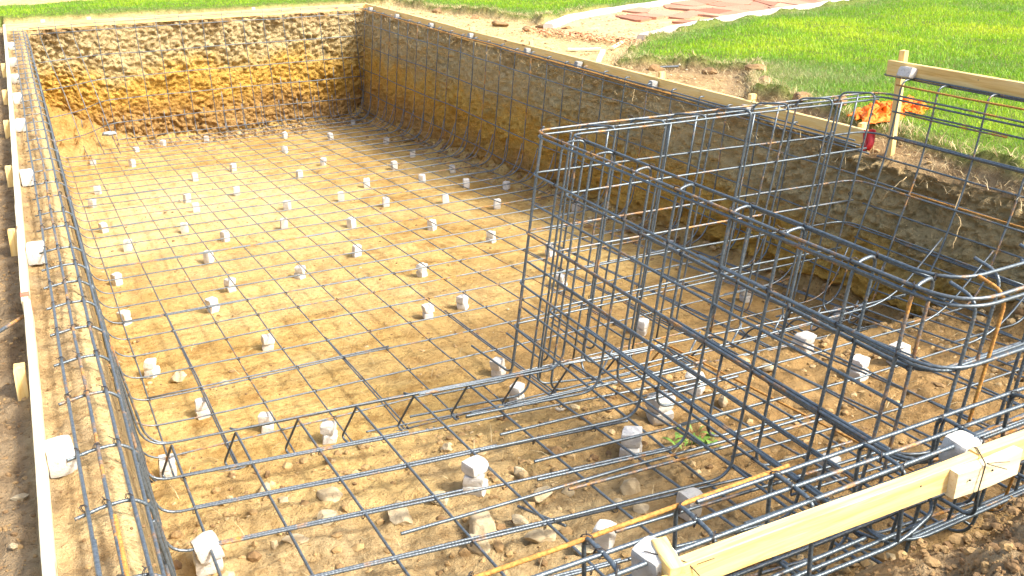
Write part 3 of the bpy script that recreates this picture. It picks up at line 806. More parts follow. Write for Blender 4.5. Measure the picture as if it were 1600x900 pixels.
for x in (.42, .78, 1.13, 1.44, 1.79, 2.15, 2.50, 2.86, 3.22):
    ya, yb, za, zb = 1.855, 1.672, .0, -.30
    path = [(x, 1.76, za - .002), (x, ya, za), (x + .01, ya + .005, zb), (x + .01, yb - .005, zb + .005), (x, yb, za - .004), (x + .006, 1.80, za - .006)]
    b = Bars(); b.add(tube(fillet(path, .045, 6), .0068, 8, True, .002))
    for y in (1.84, 1.77, 1.685): b.tie((x, y, -.012), .014)
    b.build('stirrup', 'steel_dark', NB)


# ------------------------------------------------------------------ boards, stakes
def board_mesh(name, L, T, H, mats, bow=0.004, seed=0, taper=0.0):
    """sawn board: x along, y thickness, z up; top edge at z=0"""
    n = max(6, int(L / .12)); rs = np.random.default_rng(seed)
    xs = np.linspace(0, L, n)
    e = .003
    prof = [(-T / 2 + e, 0), (T / 2 - e, 0), (T / 2, -e), (T / 2, -H + e), (T / 2 - e, -H), (-T / 2 + e, -H), (-T / 2, -H + e), (-T / 2, -e)]
    v = []
    for i, x in enumerate(xs):
        oy = bow * math.sin(x / L * math.pi * 1.3 + seed); oz = bow * .6 * math.sin(x / L * 5 + seed * 2)
        for (y, z) in prof:
            zz = z * (1 - taper * x / L)
            v.append((x + (0 if 0 < i < n - 1 else rs.normal() * .0008), y + oy + rs.normal() * .0005, zz + oz + rs.normal() * .0005))
    f = []
    for i in range(n - 1):
        for j in range(8):
            f.append((i * 8 + j, (i + 1) * 8 + j, (i + 1) * 8 + (j + 1) % 8, i * 8 + (j + 1) % 8))
    f.append(tuple(range(8))); f.append(tuple((n - 1) * 8 + 7 - j for j in range(8)))
    return raw_mesh(name, v, f, mats, smooth=False)


def board(p, q, T, H, label, wood='wood', z=0.0, seed=0, name='form_board'):
    p = Vector((*p, z)); q = Vector((*q, z)); d = q - p
    me = board_mesh(name, d.length, T, H, [M[wood]], seed=seed)
    o = link(name, me, p, (0, 0, math.atan2(d.y, d.x)))
    return tag(o, label, 'board', 'boards forming the pool edge')


def nails(o, spots):
    """nail heads on a board face"""
    for (x, y, z) in spots:
        b = Bars(); b.add(tube([(x, y, z), (x, y + (.003 if y > 0 else -.003), z)], .0035, 7, wob=0, step=1))
        n = b.build('nail', 'wire', None); n.parent = o


board((-.186, .6), (-.189, 4.45), .028, .085, 'long upright board along the left side nearest the camera, sunlit top edge', 'wood_new', 0, 1)
bl = board((-.189, 4.46), (-.19, 16.56), .030, .09, 'far long board of the left side with a red mark on its near end', 'wood_new', .006, 2)
mk = raw_mesh('paint_mark', [(.02, -.0155, .001), (.075, -.0155, .001), (.075, .0195, .001), (.02, .0195, .001), (.03, -.0197, -.09), (.05, -.0197, -.09)], [(0, 1, 2, 3), (0, 4, 5, 1)], [M['paint']], smooth=False)
link('paint_mark', mk, (0, 0, 0.0), parent=bl)
board((-.21, 16.60), (5.5, 16.60), .04, .10, 'pale sunlit board across the far end of the pit', 'wood', .0, 3)
b3 = board((5.466, 7.02), (5.47, 5.06), .038, .14, 'yellow right side board nearest the spa cage', 'wood', 0, 4)
b4 = board((5.468, 12.58), (5.466, 7.03), .038, .14, 'middle yellow board of the long right side', 'wood', -.004, 5)
b5 = board((5.474, 16.56), (5.468, 12.59), .038, .14, 'farthest yellow board of the right side, ending at the far corner', 'wood', .002, 6)
nb1 = board((1.275, 1.630), (2.40, 1.640), .038, .089, 'pale yellow board across the near right corner, dark smudge on its face', 'wood', .0, 7)
nb2 = board((2.275, 1.600), (2.56, 1.604), .034, .093, 'short overlapping board nailed on the outer face of the near board', 'wood_new', -.006, 8)
nb3 = board((2.412, 1.643), (4.2, 1.655), .038, .089, 'near board running out of view behind the short overlap piece', 'wood', .002, 9)
nb4 = board((-.3, 1.585), (1.245, 1.600), .038, .089, 'low near board whose end is just visible at the bottom edge', 'wood', -.012, 10)
nails(nb1, [(.88, -.0195, -.03), (1.05, -.0195, -.045)]); nails(nb2, [(.05, -.0185, -.035), (.15, -.0185, -.03), (.29, -.0185, -.05)])
cl = link('cleat', board_mesh('cleat', .12, .045, .10, [M['wood']], seed=31), (1.262, 1.604, .012), (0, math.radians(-4), math.radians(80)))
tag(cl, 'small wooden cleat standing between the low near board and the smudged board', 'cleat')
b = Bars()
b.add(tube(fillet([(2.40, 1.70, -.03), (2.435, 1.655, .004), (2.38, 1.577, .001), (2.36, 1.574, -.12)], .01), .0022, 5, wob=.001, step=.05))
b.add(tube([(2.385, 1.578, .002), (2.43, 1.54, -.01)], .0016, 4, wob=.002, step=.02)); b.add(tube([(2.385, 1.578, .002), (2.45, 1.55, .004)], .0016, 4, wob=.002, step=.02))
tag(b.build('tie_wire', 'wire', None), 'dark twisted wire wrapped over the near board by the concrete block', 'wire')
b = Bars(); b.add(tube(fillet([(1.22, 1.70, .012), (1.30, 1.62, .004), (1.325, 1.606, -.03), (1.345, 1.60, -.06)], .01), .0018, 4, wob=.003, step=.03))
b.add(tube([(1.325, 1.606, -.005), (1.36, 1.58, .02)], .0014, 4, wob=.002, step=.02))
tag(b.build('tie_wire', 'wire', None), 'thin wire twisted over the near board beside the wooden cleat', 'wire')

# raised board and its stake beside the spa
b6 = board((5.47, 4.93), (5.47, 1.0), .038, .105, 'raised yellow board on a stake above the spa bank by the lawn', 'wood', .53, 11)
nails(b6, [(.12, -.02, -.05), (.75, -.02, -.03), (1.1, -.02, -.05), (1.9, -.02, -.04)])


def stake(x, y, z0, z1, wdt, thk, label, rz=0.0, tilt=(0, 0), wood='wood', group='stakes holding the form boards'):
    L = z1 - z0
    me = bpy.data.meshes.new('stake')
    w2, t2, e = wdt / 2, thk / 2, .004
    lv = [(-L, .12), (-L * .72, .95), (-L * .4, 1), (-.004, 1), (0, .94)]
    v = []; f = []
    for z, s in lv:
        v += [(-w2 * s, -t2 * (s if s < .5 else 1), z), (w2 * s, -t2 * (s if s < .5 else 1), z), (w2 * s, t2 * (s if s < .5 else 1), z), (-w2 * s, t2 * (s if s < .5 else 1), z)]
    for i in range(len(lv) - 1):
        for j in range(4): f.append((i * 4 + j, i * 4 + (j + 1) % 4, (i + 1) * 4 + (j + 1) % 4, (i + 1) * 4 + j))
    f += [(3, 2, 1, 0), tuple(len(v) - 4 + j for j in range(4))]
    me = raw_mesh('stake', v, f, [M[wood]], smooth=False)
    # grain runs along the stake: object coordinates are rotated by building it along local x
    for vv in me.vertices: vv.co = (-vv.co.z, vv.co.y, vv.co.x)
    o = link('stake', me, (x, y, z1))
    o.rotation_euler = (Matrix.Rotation(rz, 4, 'Z') @ Matrix.Rotation(tilt[0], 4, 'X') @ Matrix.Rotation(tilt[1] + math.pi / 2, 4, 'Y')).to_euler()
    return tag(o, label, 'stake', group)


stake(5.515, 4.86, -.45, .60, .045, .045, 'tall yellow stake carrying the end of the raised board', .1, (0, 0))
stake(5.53, 5.16, -.4, .03, .07, .04, 'short stake beside the red plastic at the end of the right boards', .1)
for (x, y, h), lb in zip([(5.51, 6.40, .05), (5.51, 7.74, .05), (5.51, 10.45, .04), (5.51, 12.2, .03), (5.51, 15.4, .05)],
                         ['stake standing above the right board near the bare patch of torn turf', 'stake behind the right board beside the leaning wood offcut',
                          'stake behind the middle right board where the sandy ground begins', 'stake at the joint of the two far right boards', 'stake behind the right board closest to the far corner']):
    stake(x, y, -.4, h, .06, .04, lb, random.uniform(-.15, .15))
for y, h, w_, lb in [(3.78, -.02, .085, 'yellow stake leaning outside the left board nearest the camera'), (5.64, -.015, .08, 'second stake outside the left boards from the camera'),
                     (7.17, -.01, .075, 'third stake outside the left boards, by the dark soil'), (8.86, -.01, .075, 'fourth stake outside the left boards'),
                     (10.4, .0, .07, 'fifth stake outside the left boards, among the close set blocks'), (12.3, .0, .07, 'sixth stake outside the left boards, before the far corner')]:
    stake(-.232, y, -.55, h, .04, w_, lb, 0, (math.radians(-7), math.radians(3)))
for x, lb in ((.35, 'stub of stake behind the far board at its left end'), (1.0, 'second stub behind the far board from the left corner'), (3.55, 'lone stub behind the right half of the far board')):
    stake(x, 16.65, -.4, .035, .06, .04, lb, random.uniform(-.1, .1), wood='wood_new')


# ------------------------------------------------------------------ concrete chunks
def chunk_mesh(name, sx_, sy, sz, seed, mat='concrete', rough=.085, n=6):
    rs = np.random.default_rng(seed)
    g = np.linspace(-1, 1, n); idx = {}; v = []; f = []
    def vid(p):
        k = tuple(np.round(p, 4))
        if k not in idx: idx[k] = len(v); v.append(p)
        return idx[k]
    for ax in range(3):
        for sgn in (-1, 1):
            a1, a2 = (ax + 1) % 3, (ax + 2) % 3
            for i in range(n - 1):
                for j in range(n - 1):
                    q = []
                    for di, dj in ((0, 0), (1, 0), (1, 1), (0, 1)):
                        p = np.zeros(3); p[ax] = sgn; p[a1] = g[i + di]; p[a2] = g[j + dj]; q.append(vid(p))
                    f.append(tuple(q if sgn > 0 else q[::-1]))
    v = np.array(v)
    p6 = (np.abs(v) ** 9).sum(1) ** (1 / 9.0)
    v = v / p6[:, None]
    o = rs.uniform(0, 50)
    v = v + rough * np.stack([fbm(v[:, 0] * 1.6 + o, v[:, 1] * 1.6, v[:, 2] * 1.6 + i * 9, 3) for i in range(3)], 1)
    sh = rs.normal(size=2) * .08
    v[:, 0] += sh[0] * v[:, 2]; v[:, 1] += sh[1] * v[:, 2]
    # a chipped corner
    d = rs.normal(size=3); d /= np.linalg.norm(d); dd = v @ d; lim = 1.28
    v -= np.maximum(dd - lim, 0)[:, None] * d
    v *= np.array([sx_, sy, sz]) / 2
    me = raw_mesh(name, v, f, [M[mat]], smooth=True)
    try: me.set_sharp_from_angle(angle=math.radians(38))
    except Exception: pass
    return me


SPACERS = [(4.94, 16.1), (4.19, 14.95), (3.6, 15.59), (2.43, 16.1), (1.75, 16.12), (1.30, 15.75), (0.62, 15.0), (1.12, 14.61), (3.27, 14.25), (3.49, 12.93), (4.79, 13.95), (4.71, 12.6), (4.77, 11.3), (4.21, 12.0), (2.32, 13.35), (2.97, 12.24), (1.75, 13.02), (4.21, 10.97), (4.56, 10.39), (4.9, 9.96), (3.54, 11.16), (2.05, 11.75), (1.45, 11.74), (0.53, 12.96), (0.41, 12.15), (1.46, 11.12), (3.05, 10.65), (3.4, 10.05), (4.04, 9.81), (4.42, 9.23), (2.4, 10.63), (2.15, 9.76), (2.79, 9.43), (3.46, 8.8), (3.77, 8.04), (1.2, 10.27), (0.43, 10.84), (1.51, 9.66), (0.59, 9.91), (2.5, 8.34), (1.23, 9.0), (2.8, 7.41), (1.85, 7.96), (1.23, 7.95), (0.38, 8.74), (0.34, 7.61), (1.0, 7.48), (2.77, 6.46), (2.45, 6.4), (4.03, 7.29), (5.02, 8.51), (1.21, 6.43), (0.39, 6.41), (0.59, 5.54), (3.68, 6.47), (5.0, 6.78), (4.72, 5.37), (3.64, 5.22)]
ORD = ['first', 'second', 'third', 'fourth', 'fifth', 'sixth', 'seventh', 'eighth', 'ninth', 'tenth', 'eleventh', 'twelfth', 'thirteenth', 'fourteenth', 'fifteenth', 'sixteenth', 'seventeenth', 'eighteenth', 'nineteenth', 'twentieth']
GSP = 'concrete spacer chunks under the bars'


def spacer(x, y, where, two=True, s=1.0, top_extra=False, h=.066):
    z = floor_at(x, y) - .008
    sd = int(x * 100 + y * 1000)
    rz = random.uniform(-.4, .9)
    s = s * (.80 if y > 4.4 else .90); w_ = .095 * s; hh = h * s * (1.12 if y > 4.4 else 1.0)
    names = ['lower', 'upper'] if not top_extra else ['lowest', 'middle', 'top']
    if not two:
        o = link('concrete_chunk', chunk_mesh('concrete_chunk', w_, w_ * .95, 2 * hh, sd), (x, y, z + hh), (0, 0, rz))
        tag(o, 'pale concrete chunk ' + where, 'concrete spacer', GSP); return
    for k, nm in enumerate(names):
        hk = hh if not top_extra else hh * .8
        o = link('concrete_chunk', chunk_mesh('concrete_chunk', w_ * random.uniform(.95, 1.08), w_ * random.uniform(.9, 1.02), hk, sd + k * 7 + 1), (x + random.uniform(-.006, .006), y + random.uniform(-.006, .006), z + hk * (k + .5)), (random.uniform(-.05, .05), random.uniform(-.05, .05), rz + k * random.uniform(-.35, .35)))
        tag(o, nm + ' concrete chunk of the stack ' + where, 'concrete spacer', GSP)


srt = sorted(SPACERS, key=lambda p: -p[1])
rows, cur = [], [srt[0]]
for p in srt[1:]:
    if cur[0][1] - p[1] < .75 and len(cur) < 7: cur.append(p)
    else: rows.append(cur); cur = [p]
rows.append(cur)
for ri, row in enumerate(rows):
    row.sort()
    for ci, (x, y) in enumerate(row):
        cn = ORD[ci] + ' from left' if ci < len(row) - 1 or len(row) == 1 else 'rightmost'
        spacer(x, y, f'{cn} in {ORD[ri]} row from the far wall', two=y < 8.2, s=1.0 if y > 8 else 1.02)
for x, y, wh, ex, s in [(.9, 5.13, 'just behind the step truss near its left end', False, 1.0), (1.19, 4.80, 'right under the step truss legs', False, 1.05), (2.44, 5.13, 'behind the truss beside the cage corner', False, 1.05),
                        (2.36, 4.70, 'under the truss where it meets the cage', False, 1.05), (1.49, 3.40, 'three chunks tall between the boulders', True, 1.18), (2.30, 3.34, 'in front of the green weed', False, 1.22),
                        (2.64, 3.59, 'under the left wall of the spa cage', False, 1.3), (2.99, 3.76, 'just inside the spa cage', False, 1.1), (3.89, 3.87, 'in the middle of the spa floor', False, 1.1),
                        (5.0, 4.66, 'at the back of the spa floor by the bank', False, 1.05), (3.88, 3.43, 'left of the front pair on the spa floor', False, 1.12), (4.18, 3.42, 'right of the front pair on the spa floor', False, 1.1),
                        (.3, 3.40, 'at the lower left under the ribbed cross bar', False, 1.25), (.29, 4.85, 'in the corner where truss meets left wall', False, 1.1)]:
    spacer(x, y, wh, True, s, ex)
for x, y, wh, s in [(2.17, 2.71, 'half hidden behind the orange rusty rail', 1.12), (1.74, 2.70, 'tilted under the rusty rail near its left end', 1.1), (2.92, 2.67, 'behind the beam cage stirrups at lower right', 1.15)]:
    spacer(x, y, wh, False, s * .9)

# blocks wedged between boards and rails
LBG = 'concrete blocks wedged inside the left boards'
for y, lb, s in [(3.10, 'large pale concrete block wedged between left board and rail nearest the camera', 1.0), (5.35, 'second concrete block inside the left board, just past the red mark', 1.0), (7.05, 'third concrete block inside the left boards from the camera', .95),
                 (8.94, 'fourth concrete block inside the left boards', .9), (10.29, 'fifth concrete block inside the left boards', .95), (11.57, 'sixth concrete block inside the left boards', .95), (12.9, 'seventh concrete block inside the left boards', .95), (14.5, 'farthest concrete block inside the left boards, near the corner', .95)]:
    o = link('concrete_block', chunk_mesh('concrete_block', .088 * s, .12 * s, .10, int(y * 37), rough=.045), (-.132, y, -.075), (0, 0, random.uniform(-.08, .08)))
    tag(o, lb, 'concrete block', LBG)
for y, lb in [(16.1, 'tiny concrete block at the far end of the right boards'), (14.83, 'concrete block on the right board second from the far corner'), (13.39, 'concrete block on the right board third from the far corner'), (12.0, 'concrete block on the right board near the farthest joint'),
              (10.35, 'concrete block on the right board level with the sandy ground'), (9.15, 'concrete block on the right board facing the wood offcut'), (7.72, 'concrete block on the right board facing the torn turf'), (6.33, 'concrete block on the right board nearest the spa cage')]:
    o = link('concrete_block', chunk_mesh('concrete_block', .07, .075, .075, int(y * 53), 'concrete_shade', rough=.07), (5.40, y, -.060), (0, .12, random.uniform(-.1, .1)))
    tag(o, lb, 'concrete block', 'concrete blocks behind the right wall rails')
o = link('concrete_block', chunk_mesh('concrete_block', .088, .10, .12, 901, rough=.05), (1.262, 1.705, -.05), (.05, -.12, .2)); tag(o, 'pale concrete block between the near board and the beam cage, by the cleat', 'concrete block')
o = link('concrete_block', chunk_mesh('concrete_block', .112, .085, .09, 902, rough=.05), (2.44, 1.71, -.04), (.12, .10, .15)); tag(o, 'pale concrete block wired behind the near board at far lower right', 'concrete block')
o = link('concrete_block', chunk_mesh('concrete_block', .075, .11, .075, 903, rough=.05), (5.415, 4.72, .475), (0, .3, .1)); tag(o, 'grey concrete block wired on the raised board above the stake', 'concrete block')


# ------------------------------------------------------------------ rocks
def ico(sub):
    import bmesh
    bm = bmesh.new(); bmesh.ops.create_icosphere(bm, subdivisions=sub, radius=1)
    v = np.array([p.co[:] for p in bm.verts]); f = np.array([[q.index for q in p.verts] for p in bm.faces]); bm.free()
    return v, f


IC = {s: ico(s) for s in (1, 2, 3, 4)}


def rock_verts(sub, seed, cuts=20, lo=.52, hi=.9, nz=.07):
    rs = np.random.default_rng(seed); v = IC[sub][0].copy()
    for _ in range(cuts):
        d = rs.normal(size=3); d /= np.linalg.norm(d); c = rs.uniform(lo, hi)
        v -= np.maximum(v @ d - c, 0)[:, None] * d
    o = rs.uniform(0, 90)
    v += nz * np.stack([fbm(v[:, 0] * 1.7 + o, v[:, 1] * 1.7 + i * 13, v[:, 2] * 1.7, 4) for i in range(3)], 1)
    return v


def rock(x, y, s, label, mat='stone', seed=1, sink=.35, z=None, name='rock', rz=None, group='loose rocks on the ground'):
    v = rock_verts(4, seed) * np.array(s)
    me = fast_mesh(name, v, IC[4][1], None, (M[mat],), True)
    try: me.set_sharp_from_angle(angle=math.radians(45))
    except Exception: pass
    z = floor_at(x, y) if z is None else z
    o = link(name, me, (x, y, z + s[2] * (1 - 2 * sink)), (0, 0, rz if rz is not None else random.uniform(0, 6)))
    return tag(o, label, 'rock', group)


rock(1.39, 3.09, (.115, .085, .075), 'largest round pale boulder half buried right of the bottom centre', 'stone', 1)
rock(1.31, 2.99, (.075, .055, .06), 'pale pointed rock leaning against the front of the largest boulder', 'stone_pale', 2)
rock(1.31, 3.41, (.07, .05, .04), 'flat topped pale rock just left of the three chunk stack', 'stone_pale', 3)
rock(.83, 3.52, (.06, .045, .055), 'pale square faced rock below the first shallow cross bars', 'stone_pale', 4)
rock(1.72, 3.19, (.085, .045, .04), 'long tan wedge shaped rock right of the big boulder', 'stone', 5, rz=.5)
rock(1.97, 3.50, (.05, .04, .045), 'dark brown clod behind the free bar end', 'stone_brown', 6)
rock(.91, 3.74, (.09, .06, .03), 'broad flat tan rock under the second cross bar', 'stone', 7, .45)
rock(1.12, 3.37, (.10, .06, .045), 'half buried tan slab under the third cross bar', 'stone', 8, .45)
rock(1.53, 3.04, (.05, .035, .035), 'small angular rock touching the right of the largest boulder', 'stone', 9)
rock(1.56, 2.90, (.075, .05, .03), 'flat tan stone below the dowel end', 'stone', 10, .4)
rock(.66, 3.42, (.07, .05, .025), 'low pale slab crossed by the leftmost shallow bar', 'stone', 11, .45)
rock(.64, 3.93, (.055, .035, .035), 'grey tan rock in front of the truss left end', 'stone', 12)
rock(.70, 3.82, (.035, .03, .02), 'small tan rock beside the grey tan one before the truss', 'stone', 13)
rock(.55, 6.22, (.075, .05, .045), 'pale split rock on the sand near the left wall', 'stone_pale', 14)
rock(.80, 5.98, (.04, .03, .02), 'small smooth pebble right of the split rock', 'stone_pale', 15)
rock(2.09, 3.03, (.06, .045, .055), 'upright tan rock left of the block behind the rusty rail', 'stone', 16)
rock(1.98, 2.96, (.05, .035, .035), 'tan rock lying left of the upright one', 'stone', 17)
rock(2.03, 2.86, (.045, .035, .03), 'small tan rock in front of the upright one', 'stone', 18)
rock(1.74, 3.44, (.045, .035, .035), 'pale tan rock right of the three chunk stack', 'stone_pale', 19)
rock(1.54, 3.86, (.045, .035, .03), 'round tan rock under the truss legs', 'stone', 20)
rock(1.86, 3.20, (.045, .03, .025), 'flat rock at the tip of the long wedge rock', 'stone', 21)
rock(1.27, 3.28, (.03, .025, .02), 'small brown pebble in front of the flat topped rock', 'stone_brown', 22)
rock(3.02, 3.55, (.05, .03, .045), 'reddish tan rock lying on the spa floor by the cage wall', 'stone', 23)
rock(1.68, 2.74, (.07, .05, .025), 'flat pale slab beside the tilted chunk', 'stone_pale', 24)
rock(3.52, 3.75, (.05, .035, .03), 'tan rock between the chunk stacks on the spa floor', 'stone', 25)
rock(1.95, 4.02, (.05, .035, .03), 'dark earth clod near the truss bottom bars', 'stone_brown', 26)
for x, y, s, lb, mt, sd in [(2.20, 1.22, (.055, .04, .05), 'rounded tan rock in the spoil heap at the lower right', 'stone', 31), (2.32, 1.20, (.06, .04, .055), 'larger rock in the spoil heap beside the rounded one', 'stone', 32),
                            (2.42, 1.43, (.035, .025, .02), 'grey pebble on the spoil heap under the short board', 'blue_grey', 33), (1.97, 1.16, (.04, .03, .03), 'small tan rock low on the spoil heap', 'stone', 34)]:
    zt, _ = ground_top(np.array([x]), np.array([y])); rock(x, y, s, lb, mt, sd, .35, float(zt[0]))
for x, y, s, lb, mt, sd in [(-.265, 3.02, (.022, .03, .018), 'grey tan rock on the dark soil outside the left board', 'stone', 41), (-.285, 2.72, (.015, .018, .012), 'pebble below the grey tan rock outside the left board', 'stone', 42),
                            (-.262, 2.32, (.02, .028, .018), 'pale rock at the lower left corner outside the board', 'stone_pale', 43)]:
    zt, _ = ground_top(np.array([x]), np.array([y])); rock(x, y, s, lb, mt, sd, .3, float(zt[0]))
rock(.93, 15.55, (.12, .08, .05), 'blue grey stone at the foot of the far left slump', 'blue_grey', 51, .3, -1.60)
bar(None, 'loose_bar', [(-.38, 4.15, -.05), (-.21, 4.40, -.055)], .008, 'steel_warm', 8, True, .002)
tag(bpy.data.objects['loose_bar'], 'loose end of ribbed bar on the soil outside the left board', 'steel bar')

# ------------------------------------------------------------------ scraps of wood, netting, red plastic
for p, q, lb, sd in [((5.93, 10.30), (6.28, 10.10), 'pale wood offcut lying flat on the sandy ground', 61), ((6.45, 10.12), (7.08, 10.70), 'longer wood offcut on the sandy ground towards the path', 62)]:
    d = Vector(q) - Vector(p)
    o = link('wood_offcut', board_mesh('wood_offcut', d.length, .04, .03, [M['wood_new']], seed=sd), (*p, -.055), (0, 0, math.atan2(d.y, d.x))); tag(o, lb, 'wood scrap', 'wood offcuts by the right boards')
o = link('wood_offcut', board_mesh('wood_offcut', .36, .05, .035, [M['wood_new']], seed=63), (5.66, 9.16, -.05), (0, math.radians(-14), math.radians(50))); tag(o, 'short wood offcut leaning at the edge of the torn turf', 'wood scrap', 'wood offcuts by the right boards')
o = link('bar_offcut', None)
COL.objects.unlink(o); bpy.data.objects.remove(o)
b = Bars(); b.add(tube([(6.10, 8.60, -.07), (6.28, 8.52, -.065)], .012, 8, True, 0))
tag(b.build('bar_offcut', 'steel', None), 'short grey bar offcut on the bare soil by the torn turf', 'steel bar')


def netting():
    n, m = 90, 60
    U, Vv = np.meshgrid(np.linspace(0, 1, n), np.linspace(0, 1, m), indexing='ij')
    # a dropped heap: long across the view, pulled into folds
    ax = np.array([.90, .16]); bx = np.array([.16, .46])
    cx, cy = 5.72, 5.38
    edge = .06 * fbm(U * 5, Vv * 5, 3.3, 3)
    X = cx + ax[0] * U + bx[0] * (Vv - .4) + edge; Y = cy + ax[1] * U + bx[1] * (Vv - .4) * (1 - .55 * np.abs(U - .45)) + edge
    fold = np.abs(fbm(U * 8.5 + .6 * Vv, Vv * 4.6, 1.2, 4))
    env = np.clip(np.minimum(np.minimum(U, 1 - U) * 6, np.minimum(Vv, 1 - Vv) * 5), 0, 1) ** .6
    Z = -.012 + env * (.02 + .075 * fold) + .008 * fbm(U * 30, Vv * 30, 5, 2)
    X += .05 * fbm(U * 6, Vv * 6, 9, 3); Y += .05 * fbm(U * 6, Vv * 6, 12, 3)
    idx = np.arange(n * m).reshape(n, m)
    q = np.stack([idx[:-1, :-1], idx[1:, :-1], idx[1:, 1:], idx[:-1, 1:]], -1)
    keep = np.hypot(((U[:-1, :-1] * 26) % 1) - .5, ((Vv[:-1, :-1] * 18) % 1) - .5) > -.1
    hole = fbm(U[:-1, :-1] * 9, Vv[:-1, :-1] * 9, 2.2, 2) > .62
    q = q[keep & ~hole]
    V = np.stack([X - cx, Y - cy, Z], -1).reshape(-1, 3)
    me = fast_mesh('safety_netting', V, None, q, (M['orange'],), True)
    o = link('safety_netting', me, (cx, cy, 0))
    s = o.modifiers.new('thick', 'SOLIDIFY'); s.thickness = .004
    tag(o, 'crumpled bright orange safety netting dropped on the lawn behind the stake', 'netting')


netting()


def red_cap():
    """a scrap of red plastic sheet hanging folded from the end of the board"""
    n, m = 16, 12; v = []; f = []
    for i in range(n):
        for j in range(m):
            a, b = i / (n - 1), j / (m - 1)
            w = .10 - .035 * b
            v.append((.012 * math.sin(a * 9 + b * 2) + .01 * math.sin(b * 5), (a - .5) * w + .008 * math.sin(b * 7), -.15 * b + .012 * math.sin(a * 6)))
    for i in range(n - 1):
        for j in range(m - 1): f.append((i * m + j, (i + 1) * m + j, (i + 1) * m + j + 1, i * m + j + 1))
    o = link('plastic_sheet', raw_mesh('plastic_sheet', v, f, [M['red_plastic']]), (5.432, 5.0, .015), (0, .1, .15))
    md = o.modifiers.new('thick', 'SOLIDIFY'); md.thickness = .003
    tag(o, 'scrap of bright red plastic hanging between the board end and the tall stake', 'plastic sheet')


red_cap()


# ------------------------------------------------------------------ weed
def weed():
    t = thing('weed', 'bright green weed growing through the bars in front of the cage feet', 'plant', (2.60, 3.26, floor_at(2.60, 3.26)))
    v, f = [], []
    rs = np.random.default_rng(5)
    for s in range(34):
        a = rs.uniform(0, 6.28); L = rs.uniform(.03, .10); w_ = L * .24; rr = rs.uniform(0, .09) ; ph = rs.uniform(0, 6.28)
        base = np.array([rr * 1.5 * math.cos(ph) + .03, rr * math.sin(ph) * 1.3 - .02, rs.uniform(0, .03)])
        d = np.array([math.cos(a), math.sin(a), .25]); sd = np.array([-math.sin(a), math.cos(a), rs.uniform(-.3, .3)])
        pts = []
        for t_, wd, h in ((0, .1, 0), (.3, .9, .25), (.6, 1, .3), (.85, .5, .2), (1, .02, .05)):
            c = base + d * L * t_ + np.array([0, 0, h * L])
            pts += [c - sd * w_ * wd / 2, c + sd * w_ * wd / 2]
        k = len(v); v += pts
        for i in range(4): f.append((k + 2 * i, k + 2 * i + 1, k + 2 * i + 3, k + 2 * i + 2))
    link('leaves', raw_mesh('leaves', v, f, [M['weed']]), parent=t)
    b = Bars()
    for s in range(5):
        a = s * 1.3; b.add(tube([(2.60, 3.26, t.location.z - .01), (2.60 + .05 * math.cos(a), 3.26 + .05 * math.sin(a), t.location.z + .05)], .0018, 5, wob=.002, step=.02))
    b.build('stem', 'weed', t)


weed()

# ------------------------------------------------------------------ roots hanging from the bank
for (pts, lb) in [([(5.30, 4.05, -.20), (5.22, 4.02, -.30), (5.25, 3.98, -.36), (5.17, 3.95, -.52)], 'pale root hanging from the bank under the rusty level bar'),
                  ([(5.36, 4.55, -.22), (5.24, 4.60, -.33), (5.26, 4.66, -.42)], 'short root on the bank left of the dark hole'),
                  ([(5.34, 3.55, -.24), (5.22, 3.50, -.36), (5.24, 3.42, -.44), (5.16, 3.40, -.60)], 'long pale root hanging at the right end of the bank'),
                  ([(5.20, 3.30, -.72), (5.10, 3.30, -.80), (5.12, 3.24, -.90), (5.04, 3.22, -1.0)], 'thin forked root low on the bank at the far right'),
                  ([(5.38, 14.2, -.18), (5.28, 14.1, -.3), (5.30, 14.0, -.45)], 'root hanging from the right wall near the far corner'),
                  ([(5.38, 8.0, -.14), (5.28, 7.9, -.26), (5.31, 7.8, -.34)], 'wispy root at the top of the right wall opposite the torn turf')]:
    b = Bars(); p = resample(np.array(pts), .03); p += .012 * np.stack([pnoise(np.arange(len(p)) * .7, i * 3.3 + pts[0][1]) for i in range(3)], 1)
    b.add(tube(p, .0035, 5, wob=.0, step=.05))
    k = len(p) // 2; b.add(tube(np.array([p[k], p[k] + [-.03, .04, -.05], p[k] + [-.02, .07, -.11]]), .002, 4, wob=.003, step=.03))
    tag(b.build('root', 'root', None), lb, 'root', 'roots hanging from the cut earth')


